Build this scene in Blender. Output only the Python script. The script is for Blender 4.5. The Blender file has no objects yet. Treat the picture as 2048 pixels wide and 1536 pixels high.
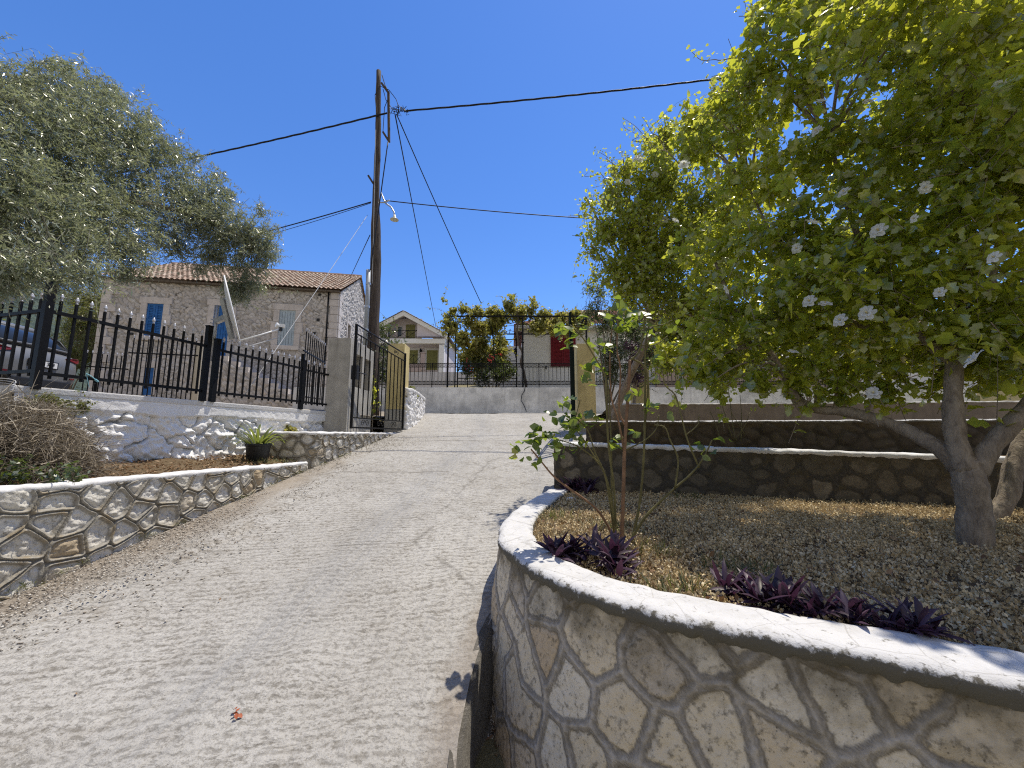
import bpy, bmesh, math, random
import numpy as np
from mathutils import Vector, Matrix
R_ = math.radians
C = bpy.context.scene.collection
scene = bpy.context.scene
rng = np.random.default_rng(7)
random.seed(7)

# ------------------------------------------------------------------ camera
PITCH = R_(7.55); F = 769.0
CP, SP = math.cos(PITCH), math.sin(PITCH)
cam_d = bpy.data.cameras.new('camera'); cam = bpy.data.objects.new('camera', cam_d); C.objects.link(cam)
cam.rotation_euler = (R_(90) + PITCH, 0, 0)
cam_d.sensor_width = 36; cam_d.lens = 36 * F / 2048
cam_d.clip_start = 0.05; cam_d.clip_end = 4000
scene.camera = cam

def ray(u, v):
    dx = (u - 1024) / F; dy = (768 - v) / F
    y = CP - dy * SP
    return dx / y, (SP + dy * CP) / y
def at(u, v, Y):                       # photograph position + distance ahead -> place
    a, b = ray(u, v); return (a * Y, Y, b * Y)
def at_z(u, v, z):
    a, b = ray(u, v); Y = z / b; return (a * Y, Y, z)
def on_wall(u, v, A, d):               # where a sight line meets an upright plane: (distance along it, height)
    a, b = ray(u, v)
    # (A0 + s d0) = a (A1 + s d1)
    s = (a * A[1] - A[0]) / (d[0] - a * d[1])
    return s, b * (A[1] + s * d[1])

# ------------------------------------------------------------------ objects
def tag(o, label=None, cat=None, group=None, kind=None):
    if label: o['label'] = label
    if cat: o['category'] = cat
    if group: o['group'] = group
    if kind: o['kind'] = kind
    return o
def empty(name, loc, label, cat, group=None, rz=0):
    o = bpy.data.objects.new(name, None); C.objects.link(o); o.location = loc; o.rotation_euler = (0, 0, rz)
    o.empty_display_size = 0.2
    return tag(o, label, cat, group)
def link(name, me, m, parent=None, smooth=False):
    if m is not None and not me.materials: me.materials.append(m)
    o = bpy.data.objects.new(name, me); C.objects.link(o)
    if smooth:
        me.polygons.foreach_set('use_smooth', np.ones(len(me.polygons), dtype=bool))
    if parent is not None:
        o.parent = parent
        o.matrix_parent_inverse = Matrix.LocRotScale(parent.location, parent.rotation_euler, None).inverted() if parent.parent is None else Matrix.Identity(4)
    return o
def adopt(o, parent):                  # parent o (world-space mesh) to parent that itself may be a child
    o.parent = parent
    bpy.context.view_layer.update()
    o.matrix_parent_inverse = parent.matrix_world.inverted()
    return o
def sub(name, me, m, parent, smooth=False):
    o = link(name, me, m, None, smooth); return adopt(o, parent)
def dup(root, loc=None, rz=None, label=None, group=None):
    r = root.copy(); C.objects.link(r)
    if loc is not None: r.location = loc
    if rz is not None: r.rotation_euler = (0, 0, rz)
    if label: r['label'] = label
    if group: r['group'] = group
    for ch in list(root.children):
        c = ch.copy(); C.objects.link(c); c.parent = r
        for g in list(ch.children):
            d = g.copy(); C.objects.link(d); d.parent = c
    return r

# fast mesh from numpy: verts (n,3), list of face arrays (m,k)
def mesh_np(name, verts, faces, attrs=None):
    me = bpy.data.meshes.new(name)
    verts = np.asarray(verts, dtype=np.float32)
    faces = [np.asarray(f, dtype=np.int32) for f in faces if len(f)]
    tot = np.concatenate([np.full(len(f), f.shape[1], dtype=np.int32) for f in faces])
    loops = np.concatenate([f.ravel() for f in faces])
    starts = np.concatenate([[0], np.cumsum(tot)[:-1]]).astype(np.int32)
    me.vertices.add(len(verts)); me.vertices.foreach_set('co', verts.ravel())
    me.loops.add(len(loops)); me.loops.foreach_set('vertex_index', loops)
    me.polygons.add(len(tot)); me.polygons.foreach_set('loop_start', starts)
    try: me.polygons.foreach_set('loop_total', tot)
    except Exception: pass
    me.update(calc_edges=True)
    if attrs:
        for k, a in attrs.items():
            at_ = me.attributes.new(k, 'FLOAT', 'POINT'); at_.data.foreach_set('value', np.asarray(a, dtype=np.float32))
    return me

class MB:                              # small pieces gathered into ONE part
    def __init__(s): s.v = []; s.f = []; s.n = 0
    def add(s, vs, fs):
        n = len(s.v); s.v += [tuple(v) for v in vs]; s.f += [tuple(i + n for i in f) for f in fs]; return s
    def box(s, c, size, rz=0, rot=None):
        hx, hy, hz = [k / 2 for k in size]
        pts = [(x, y, z) for z in (-hz, hz) for x, y in ((-hx, -hy), (hx, -hy), (hx, hy), (-hx, hy))]
        M = rot if rot is not None else Matrix.Rotation(rz, 3, 'Z')
        vs = [Vector(c) + M @ Vector(p) for p in pts]
        return s.add(vs, [(3, 2, 1, 0), (4, 5, 6, 7), (0, 1, 5, 4), (1, 2, 6, 5), (2, 3, 7, 6), (3, 0, 4, 7)])
    def bar(s, a, b, w, d=None, up=(0, 0, 1)):
        a = Vector(a); b = Vector(b); d = d or w
        t = (b - a).normalized(); upv = Vector(up)
        if abs(t.dot(upv)) > .95: upv = Vector((0, 1, 0)) if abs(t.y) < .9 else Vector((1, 0, 0))
        x = t.cross(upv).normalized(); y = x.cross(t).normalized()
        vs = []
        for p in (a, b):
            for i, j in ((-1, -1), (1, -1), (1, 1), (-1, 1)): vs.append(p + x * i * w / 2 + y * j * d / 2)
        return s.add(vs, [(3, 2, 1, 0), (4, 5, 6, 7), (0, 1, 5, 4), (1, 2, 6, 5), (2, 3, 7, 6), (3, 0, 4, 7)])
    def tube(s, pts, rad, n=6, cap=True):
        pts = [Vector(p) for p in pts]
        if not hasattr(rad, '__len__'): rad = [rad] * len(pts)
        ring = []; x = None
        for i, p in enumerate(pts):
            t = (pts[min(i + 1, len(pts) - 1)] - pts[max(i - 1, 0)])
            if t.length < 1e-9: t = Vector((0, 0, 1))
            t.normalize()
            if x is None:
                r = Vector((0, 0, 1)) if abs(t.z) < .9 else Vector((1, 0, 0)); x = t.cross(r).normalized()
            else:
                x = (x - t * x.dot(t)); x = x.normalized() if x.length > 1e-6 else t.orthogonal().normalized()
            y = t.cross(x)
            ring.append([p + (x * math.cos(a) + y * math.sin(a)) * rad[i] for a in [2 * math.pi * k / n for k in range(n)]])
        vs = [v for r in ring for v in r]; fs = []
        for i in range(len(ring) - 1):
            for k in range(n):
                a = i * n + k; b = i * n + (k + 1) % n
                fs.append((a, b, b + n, a + n))
        if cap: fs.append(tuple(reversed(range(n)))); fs.append(tuple(range((len(ring) - 1) * n, len(ring) * n)))
        return s.add(vs, fs)
    def lathe(s, prof, c=(0, 0, 0), n=16, M=None):
        c = Vector(c); M = M or Matrix.Identity(3); vs = []; fs = []
        for r, z in prof:
            for k in range(n):
                a = 2 * math.pi * k / n; vs.append(c + M @ Vector((r * math.cos(a), r * math.sin(a), z)))
        for i in range(len(prof) - 1):
            for k in range(n):
                a = i * n + k; b = i * n + (k + 1) % n; fs.append((a, b, b + n, a + n))
        fs.append(tuple(reversed(range(n)))); fs.append(tuple(range((len(prof) - 1) * n, len(prof) * n)))
        return s.add(vs, fs)
    def quad(s, a, b, c, d): return s.add([a, b, c, d], [(0, 1, 2, 3)])
    def prism(s, poly, vec):
        n = len(poly); vec = Vector(vec); vs = [Vector(p) for p in poly] + [Vector(p) + vec for p in poly]
        fs = [tuple(range(n - 1, -1, -1)), tuple(range(n, 2 * n))] + [(i, (i + 1) % n, (i + 1) % n + n, i + n) for i in range(n)]
        return s.add(vs, fs)
    def mesh(s, name, bevel=0, seg=2):
        me = bpy.data.meshes.new(name); me.from_pydata(s.v, [], s.f); me.update()
        bm = bmesh.new(); bm.from_mesh(me); bmesh.ops.recalc_face_normals(bm, faces=bm.faces)
        if bevel:
            bmesh.ops.bevel(bm, geom=[e for e in bm.edges if len(e.link_faces) == 2 and e.calc_face_angle(0) > .5], offset=bevel, segments=seg, affect='EDGES', profile=.6)
        bm.to_mesh(me); bm.free(); return me
    def part(s, name, m, parent=None, smooth=False, bevel=0): return link(name, s.mesh(name, bevel), m, parent, smooth)
    def subpart(s, name, m, parent, smooth=False, bevel=0): return sub(name, s.mesh(name, bevel), m, parent, smooth)

# ------------------------------------------------------------------ noise
_perm = np.random.default_rng(3).random(65536).astype(np.float32)
def _h(ix, iy, iz): return _perm[(ix * 73856093 ^ iy * 19349663 ^ iz * 83492791) & 65535]
def vnoise(p):
    p = np.asarray(p, dtype=np.float64); i = np.floor(p).astype(np.int64); f = p - i; f = f * f * (3 - 2 * f)
    r = 0
    for dx in (0, 1):
        for dy in (0, 1):
            for dz in (0, 1):
                w = (f[:, 0] if dx else 1 - f[:, 0]) * (f[:, 1] if dy else 1 - f[:, 1]) * (f[:, 2] if dz else 1 - f[:, 2])
                r = r + w * _h(i[:, 0] + dx, i[:, 1] + dy, i[:, 2] + dz)
    return r * 2 - 1
def fbm(p, o=4, g=.5):
    p = np.asarray(p, dtype=np.float64); r = 0; a = 1
    for k in range(o): r = r + a * vnoise(p * (2 ** k) + 17.3 * k); a *= g
    return r
def sstep(a, b, x):
    t = np.clip((x - a) / (b - a), 0, 1); return t * t * (3 - 2 * t)

# ------------------------------------------------------------------ node helpers
class Mat:
    def __init__(s, name):
        s.m = bpy.data.materials.new(name); s.m.use_nodes = True; s.t = s.m.node_tree; s.t.nodes.clear()
        s.out = s.t.nodes.new('ShaderNodeOutputMaterial')
    def N(s, typ, _=None, **kw):
        n = s.t.nodes.new(typ)
        if _:
            for k, v in _.items(): setattr(n, k, v)
        for k, v in kw.items():
            key = int(k[1:]) if k[0] == 'i' and k[1:].isdigit() else k.replace('_', ' ')
            s.put(n.inputs[key], v)
        return n
    def put(s, inp, v):
        if isinstance(v, bpy.types.NodeSocket): s.t.links.new(v, inp)
        else: inp.default_value = (v if not (isinstance(v, tuple) and len(v) == 3 and inp.type == 'RGBA') else (*v, 1))
    def co(s, scale=(1, 1, 1), rot=(0, 0, 0), which='Object'):
        c = s.N('ShaderNodeTexCoord').outputs[which]
        return s.N('ShaderNodeMapping', Vector=c, Scale=scale, Rotation=rot).outputs[0]
    def noise(s, vec, scale, detail=5, rough=.55, dist=0):
        return s.N('ShaderNodeTexNoise', Vector=vec, Scale=scale, Detail=detail, Roughness=rough, Distortion=dist).outputs['Fac']
    def vor(s, vec, scale, feat='F1', out='Distance', rnd=1):
        return s.N('ShaderNodeTexVoronoi', {'feature': feat}, Vector=vec, Scale=scale, Randomness=rnd).outputs[out]
    def ramp(s, fac, stops, interp='LINEAR'):
        n = s.N('ShaderNodeValToRGB', Fac=fac); cr = n.color_ramp; cr.interpolation = interp
        while len(cr.elements) < len(stops): cr.elements.new(.5)
        for e, (p, c) in zip(cr.elements, stops):
            e.position = p; e.color = (c, c, c, 1) if not hasattr(c, '__len__') else (*c, 1)
        return n.outputs[0]
    def mix(s, f, a, b, mode='MIX'):
        n = s.N('ShaderNodeMix', {'data_type': 'RGBA', 'blend_type': mode, 'clamp_factor': True})
        s.put(n.inputs[0], f); s.put(n.inputs[6], a); s.put(n.inputs[7], b); return n.outputs[2]
    def math(s, op, a, b=0, clamp=False):
        n = s.N('ShaderNodeMath', {'operation': op, 'use_clamp': clamp}); s.put(n.inputs[0], a); s.put(n.inputs[1], b); return n.outputs[0]
    def attr(s, k): return s.N('ShaderNodeAttribute', {'attribute_name': k}).outputs['Fac']
    def bump(s, h, strength=.5, dist=.01, normal=None):
        n = s.N('ShaderNodeBump', Height=h, Strength=strength, Distance=dist)
        if normal is not None: s.put(n.inputs['Normal'], normal)
        return n.outputs[0]
    def bsdf(s, color, rough=.8, spec=.3, metal=0, normal=None, **kw):
        n = s.N('ShaderNodeBsdfPrincipled', Base_Color=color, Roughness=rough, Metallic=metal)
        n.inputs['Specular IOR Level'].default_value = spec
        if normal is not None: s.put(n.inputs['Normal'], normal)
        for k, v in kw.items(): s.put(n.inputs[k.replace('_', ' ')], v)
        s.t.links.new(n.outputs[0], s.out.inputs[0]); return s.m

def simple(name, col, rough=.7, spec=.3, metal=0, var=.25, scale=6, bump=.15, bscale=60):
    M = Mat(name); v = M.co()
    n = M.noise(v, scale, 6, .6)
    c = M.mix(M.ramp(n, [(.3, 0), (.7, 1)]), tuple(k * (1 - var) for k in col), tuple(min(1, k * (1 + var * .6)) for k in col))
    b = M.bump(M.noise(v, bscale, 4), bump, .005)
    return M.bsdf(c, rough, spec, metal, b)
# ------------------------------------------------------------------ light and sky
SUN_DIR = Vector((.67, .67, 2.45)).normalized()       # towards the sun
sd = bpy.data.lights.new('sun', 'SUN'); sd.energy = 5.0; sd.angle = R_(.53); sd.color = (1, .94, .83)
so = bpy.data.objects.new('sun', sd); C.objects.link(so); so.location = (8, 18, 40)
so.rotation_euler = (-SUN_DIR).to_track_quat('-Z', 'Y').to_euler()
W = bpy.data.worlds.new('World'); scene.world = W; W.use_nodes = True
nt = W.node_tree; nt.nodes.clear()
sky = nt.nodes.new('ShaderNodeTexSky'); sky.sky_type = 'NISHITA'; sky.sun_disc = False
sky.sun_elevation = math.asin(SUN_DIR.z); sky.sun_rotation = math.atan2(SUN_DIR.x, SUN_DIR.y)
sky.altitude = 900; sky.air_density = 1.0; sky.dust_density = .12; sky.ozone_density = 4.5
hs = nt.nodes.new('ShaderNodeHueSaturation'); hs.inputs['Saturation'].default_value = 1.33; hs.inputs['Value'].default_value = 1.95
hs.inputs['Hue'].default_value = .513
gm = nt.nodes.new('ShaderNodeGamma'); gm.inputs[1].default_value = .82
bg = nt.nodes.new('ShaderNodeBackground'); bg.inputs[1].default_value = .14
wo = nt.nodes.new('ShaderNodeOutputWorld')
nt.links.new(sky.outputs[0], gm.inputs[0]); nt.links.new(gm.outputs[0], hs.inputs['Color']); 
# warm pale glow added to the sky behind the camera, lifting shaded front faces
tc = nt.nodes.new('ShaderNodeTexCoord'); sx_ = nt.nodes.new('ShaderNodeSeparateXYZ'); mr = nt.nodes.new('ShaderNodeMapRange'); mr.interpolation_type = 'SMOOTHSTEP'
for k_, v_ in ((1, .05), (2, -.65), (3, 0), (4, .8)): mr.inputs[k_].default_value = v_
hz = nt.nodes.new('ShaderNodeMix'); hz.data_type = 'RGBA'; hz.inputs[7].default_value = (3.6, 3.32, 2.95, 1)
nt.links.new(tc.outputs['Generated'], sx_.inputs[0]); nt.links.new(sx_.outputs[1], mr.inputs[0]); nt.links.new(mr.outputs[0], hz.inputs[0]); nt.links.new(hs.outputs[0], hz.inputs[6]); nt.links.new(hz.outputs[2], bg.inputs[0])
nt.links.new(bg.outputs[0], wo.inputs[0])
scene.view_settings.view_transform = 'Standard'; scene.view_settings.look = 'None'; scene.view_settings.exposure = 0
try:
    scene.cycles.use_adaptive_sampling = True; scene.cycles.adaptive_threshold = .012
    scene.cycles.max_bounces = 8; scene.cycles.transparent_max_bounces = 8; scene.cycles.use_denoising = False; scene.cycles.filter_width = 1.15
    scene.cycles.sample_clamp_indirect = 6
except Exception: pass

# ------------------------------------------------------------------ materials
def m_stone(name, stone, mortar, contrast=.9, moss=.4, top_dirty=True, rough=.88, grain=90, lichen=(.16, .115, .03), dipk=.72, dirt=1.0):
    M = Mat(name); v = M.co()
    mort = M.attr('mort'); sid = M.attr('sid'); hgt = M.attr('hgt'); dip = M.attr('dip')
    n1 = M.noise(v, 9, 8, .62); n2 = M.noise(v, 38, 6, .65); n3 = M.noise(v, 2.3, 4)
    sc = M.ramp(sid, stone)
    sc = M.mix(M.ramp(n1, [(.38, 0), (.72, .75 * dirt)]), sc, tuple(k * .55 for k in stone[len(stone) // 2][1]))
    sc = M.mix(M.math('MULTIPLY', M.ramp(n2, [(.52, 0), (.66, 1)]), .6 * contrast), sc, (.10, .085, .06))
    pit = M.vor(v, 70, 'F1'); 
    sc = M.mix(M.math('MULTIPLY', M.ramp(pit, [(.10, .8), (.24, 0)]), M.ramp(n1, [(.42, 0), (.6, 1)])), sc, (.07, .055, .035))
    mc = M.mix(M.ramp(n2, [(.3, 0), (.7, 1)]), tuple(k * .68 for k in mortar), tuple(k * 1.2 for k in mortar))
    mc = M.mix(M.math('MULTIPLY', M.ramp(n1, [(.5, 0), (.72, 1)]), moss), mc, lichen)
    c = M.mix(mort, sc, mc)
    c = M.mix(M.math('MULTIPLY', dip, dipk), c, (.045, .036, .025))
    if top_dirty:
        d = M.math('ADD', hgt, M.math('MULTIPLY', M.math('SUBTRACT', n1, .5), .5))
        c = M.mix(M.ramp(d, [(.80, 0), (1.02, .78)]), c, (.10, .078, .042))
    c = M.mix(M.ramp(n3, [(.35, .28 * dirt), (.62, 0)]), c, (.12, .10, .07))
    b = M.bump(n2, .55, .012); b = M.bump(M.noise(v, grain * 2, 3), .35, .004, b)
    return M.bsdf(c, rough, .2, 0, b)
STONE_CREAM = [(0, (.74, .63, .45)), (.2, (.84, .76, .61)), (.4, (.70, .58, .41)), (.55, (.80, .69, .50)), (.72, (.60, .47, .31)), (.84, (.86, .79, .66)), (1, (.40, .31, .20))]
m_planter = m_stone('crazy_paved_stone', STONE_CREAM, (.52, .465, .385), dirt=.28, contrast=1.15)
m_curb = m_stone('crazy_paved_stone_weathered', [(0, (.66, .61, .52)), (.3, (.78, .75, .69)), (.6, (.58, .52, .41)), (.85, (.78, .74, .65)), (1, (.48, .37, .23))], (.42, .385, .32), moss=.7, lichen=(.36, .235, .08), dipk=.65, dirt=.4, top_dirty=False)
m_terrace = m_stone('rubble_terrace_stone', [(0, (.155, .13, .095)), (.4, (.20, .17, .125)), (.7, (.115, .10, .075)), (1, (.27, .23, .17))], (.075, .068, .057), moss=.4)  # stone colours darkened to carry the deep shade under the trees
m_shadestone = m_stone('shaded_terrace_stone', [(0, (.075, .06, .045)), (.5, (.10, .082, .06)), (1, (.06, .05, .038))], (.045, .04, .033), moss=.2)  # near-black tones: the wall's shade is put into its stone colour
m_house = m_stone('field_stone', [(0, (.60, .55, .51)), (.35, (.74, .70, .655)), (.6, (.47, .43, .39)), (.8, (.80, .76, .71)), (1, (.66, .58, .50))], (.56, .52, .475), contrast=.85, dirt=.45, moss=.05, top_dirty=False, grain=40)

def m_white(name, white=.78, dirt=.35, dark=(.16, .15, .13), bsc=45, edge=False, crack=True):
    M = Mat(name); v = M.co(); n1 = M.noise(v, 4.5, 8, .65); n2 = M.noise(v, 55, 5, .6)
    c = M.mix(M.math('MULTIPLY', M.ramp(n1, [(.5, 0), (.75, 1)]), dirt), (white, white * .975, white * .935), tuple(k * 2.4 for k in dark))
    if crack:
        c = M.mix(M.math('MULTIPLY', M.attr('dip'), M.ramp(n1, [(.38, .1), (.62, .85)])), c, tuple(k * .55 for k in dark))
    if edge:
        e = M.math('ADD', M.attr('edge'), M.math('MULTIPLY', M.math('SUBTRACT', M.noise(v, 34, 7, .72), .5), 2.3))
        c = M.mix(M.math('MULTIPLY', M.ramp(M.noise(v, 16, 7, .7), [(.52, 0), (.72, 1)]), .55), c, (.42, .40, .36))
        c = M.mix(M.ramp(M.vor(M.co((5, 5, 5)), 1, 'DISTANCE_TO_EDGE'), [(.002, .5), (.012, 0)]), c, (.3, .28, .25))
        c = M.mix(M.ramp(e, [(.20, 0), (.44, .95)]), c, (.10, .088, .062))
    sp = M.ramp(M.noise(v, 140, 3), [(.66, 0), (.74, 1)])
    c = M.mix(M.math('MULTIPLY', sp, .35), c, (.3, .28, .24))
    b = M.bump(n2, .5, .008); b = M.bump(M.noise(v, 160, 3), .3, .003, b)
    return M.bsdf(c, .82, .2, 0, b)
m_cap = m_white('whitewashed_cap', .60, .5, edge=True, crack=False)
m_kerbcap = m_white('kerb_whitewash', .70, .3, crack=False)
m_whitewall = m_white('whitewashed_rubble', .85, .2)
m_housewhite = simple('white_house_plaster', (.86, .85, .83), .8, .15, 0, .05, 1.5, .06, 40)
m_paleplaster = simple('pale_beige_plaster', (.62, .56, .44), .85, .1, 0, .12, 3, .1)
m_plaster = m_white('white_plaster', .66, .12, crack=False, bsc=30)

def m_concrete(name, col, stain=.5, streak=True, patch=0):
    M = Mat(name); v = M.co(); n = M.noise(v, 3, 8, .65); n2 = M.noise(v, 40, 5)
    c = M.mix(M.ramp(n, [(.3, 0), (.7, 1)]), tuple(k * .72 for k in col), tuple(k * 1.1 for k in col))
    if streak:
        s = M.noise(M.co((7, 7, .7)), 1.3, 6, .6)
        c = M.mix(M.math('MULTIPLY', M.ramp(s, [(.5, 0), (.72, 1)]), stain), c, tuple(k * .42 for k in col))
    if patch: c = M.mix(M.math('MULTIPLY', M.ramp(M.noise(v, .9, 7, .68), [(.47, 0), (.62, 1)]), patch), c, tuple(k * .30 for k in col))
    c = M.mix(M.ramp(M.vor(v, 30), [(.05, .6), (.12, 0)]), c, (.06, .055, .045))
    b = M.bump(n2, .4, .006)
    return M.bsdf(c, .88, .2, 0, b)
m_conc = m_concrete('bare_concrete', (.46, .435, .385))
m_conc_white = m_concrete('stained_white_concrete', (.80, .79, .76), .4, True, .42)
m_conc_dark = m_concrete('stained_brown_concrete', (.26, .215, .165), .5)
m_yellow = m_concrete('yellow_painted_plaster', (.72, .585, .28), .25)
m_iron = simple('black_painted_iron', (.007, .007, .008), .5, .18, 0, .3, 30, .15, 90)
m_green_iron = simple('dark_green_iron', (.006, .013, .011), .5, .2, 0, .4, 30, .2, 90)
m_silver = simple('silver_paint', (.52, .52, .54), .35, .6, .3, .12, 60, .05)
m_galv = simple('galvanised_steel', (.50, .51, .52), .4, .5, .7, .2, 20, .1)
m_whitepaint = simple('white_paint', (.78, .78, .76), .45, .4, 0, .08, 10, .05)
m_cable = simple('black_cable', (.02, .02, .022), .6, .3)
m_greycable = simple('pale_cable', (.52, .52, .52), .6, .3)
m_gutterpipe = simple('grey_plastic_pipe', (.36, .39, .42), .5, .3, 0, .12, 8)
m_black = simple('black_plastic', (.016, .017, .019), .5, .4, 0, .3, 15, .1)

def m_wood(name, col, dark, sc=(14, 14, .8), crack=.85):
    M = Mat(name); v = M.co(sc); n = M.noise(v, 2.2, 8, .65, .6); n2 = M.noise(M.co((40, 40, 2)), 2, 4)
    c = M.mix(M.ramp(n, [(.32, 0), (.68, 1)]), dark, col)
    c = M.mix(M.ramp(n2, [(.58, 0), (.66, crack)]), c, tuple(k * .3 for k in dark))
    b = M.bump(n, .8, .02); b = M.bump(n2, .6, .01, b)
    return M.bsdf(c, .9, .15, 0, b)
m_pole = m_wood('weathered_pole_wood', (.165, .13, .105), (.045, .035, .028), (16, 16, .55))
m_twig = simple('grey_green_twig', (.24, .235, .18), .8, .1)
m_bark = m_wood('grey_brown_bark', (.36, .30, .225), (.17, .135, .10), (9, 9, 4), .3)
m_vinebark = m_wood('vine_bark', (.20, .16, .12), (.08, .065, .05))
m_cane = simple('green_brown_cane', (.155, .135, .05), .6, .3, 0, .45, 12, .2)
m_cane_brown = simple('thorny_brown_cane', (.26, .15, .085), .65, .3, 0, .35, 20, .3)

def m_leaf(name, stops, trans, rough=.42, tw=.45, gl=.10):
    M = Mat(name); r = M.attr('rnd'); c = M.ramp(r, stops); v = M.co()
    c = M.mix(M.ramp(M.noise(v, 3, 3), [(.35, .35), (.65, 0)]), c, tuple(k * .45 for k in stops[0][1]))
    d = M.N('ShaderNodeBsdfDiffuse', Color=c); t = M.N('ShaderNodeBsdfTranslucent', Color=M.mix(.75, c, trans))
    t.inputs['Color']
    s1 = M.N('ShaderNodeMixShader', Fac=tw); M.t.links.new(d.outputs[0], s1.inputs[1]); M.t.links.new(t.outputs[0], s1.inputs[2])
    g = M.N('ShaderNodeBsdfGlossy', Color=(1, .98, .90), Roughness=rough)
    s2 = M.N('ShaderNodeMixShader', Fac=gl); M.t.links.new(s1.outputs[0], s2.inputs[1]); M.t.links.new(g.outputs[0], s2.inputs[2])
    M.t.links.new(s2.outputs[0], M.out.inputs[0]); return M.m
m_hib = m_leaf('mallow_leaf', [(0, (.065, .115, .018)), (.4, (.18, .255, .038)), (.72, (.345, .40, .055)), (.93, (.58, .56, .07)), (1, (.52, .38, .12))], (1, 1, .08), .28, .49, .10)
m_hib2 = m_leaf('mallow_leaf_pale', [(0, (.065, .115, .018)), (.4, (.18, .255, .038)), (.75, (.335, .39, .055)), (1, (.55, .53, .07))], (1, 1, .09), .30, .48, .09)
m_olive = m_leaf('olive_leaf', [(0, (.09, .12, .065)), (.4, (.18, .225, .13)), (.7, (.34, .385, .28)), (1, (.58, .62, .53))], (.55, .58, .26), .38, .34, .12)
m_vine = m_leaf('vine_leaf', [(0, (.14, .16, .03)), (.5, (.28, .28, .06)), (.85, (.40, .34, .10)), (1, (.40, .24, .08))], (.62, .58, .10), .5, .45, .06)
m_rose = m_leaf('rose_leaf', [(0, (.035, .075, .018)), (.6, (.07, .125, .03)), (.93, (.12, .18, .035)), (1, (.5, .42, .04))], (.48, .60, .05), .35, .45, .07)
m_shrub = m_leaf('dark_shrub_leaf', [(0, (.02, .042, .012)), (.6, (.045, .08, .02)), (1, (.12, .15, .035))], (.22, .30, .04), .35, .35, .1)
m_bamboo = m_leaf('yellow_green_leaf', [(0, (.07, .095, .02)), (.6, (.13, .155, .04)), (1, (.25, .24, .08))], (.36, .38, .07), .5, .35, .05)
m_purple = m_leaf('purple_leaf', [(0, (.03, .015, .03)), (.6, (.062, .032, .056)), (1, (.13, .085, .115))], (.15, .05, .11), .45, .2, .035)
m_strap = m_leaf('strap_leaf', [(0, (.085, .125, .025)), (.6, (.16, .20, .05)), (1, (.34, .34, .13))], (.42, .48, .08), .35, .4, .09)
m_dry = m_leaf('dry_stem', [(0, (.10, .08, .06)), (.5, (.29, .24, .175)), (1, (.56, .49, .38))], (.3, .24, .15), .7, .1, .02)
m_grass = m_leaf('weed_blade', [(0, (.05, .075, .02)), (.6, (.12, .125, .045)), (1, (.34, .28, .14))], (.3, .32, .07), .6, .3, .04)
m_blossom = m_leaf('dried_blossom', [(0, (.36, .25, .12)), (.5, (.70, .55, .31)), (1, (.90, .80, .56))], (.5, .42, .25), .8, .12, .01)
m_petal = m_leaf('white_petal', [(0, (.82, .82, .74)), (1, (.92, .92, .90))], (.95, .96, .86), .6, .62, .03)
m_litter = m_leaf('brown_leaf_litter', [(0, (.11, .06, .03)), (.5, (.27, .16, .085)), (1, (.45, .33, .2))], (.4, .22, .1), .7, .15, .02)
m_redflower = m_leaf('red_petal', [(0, (.45, .03, .03)), (1, (.6, .12, .10))], (.7, .1, .08), .6, .3, .03)

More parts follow.
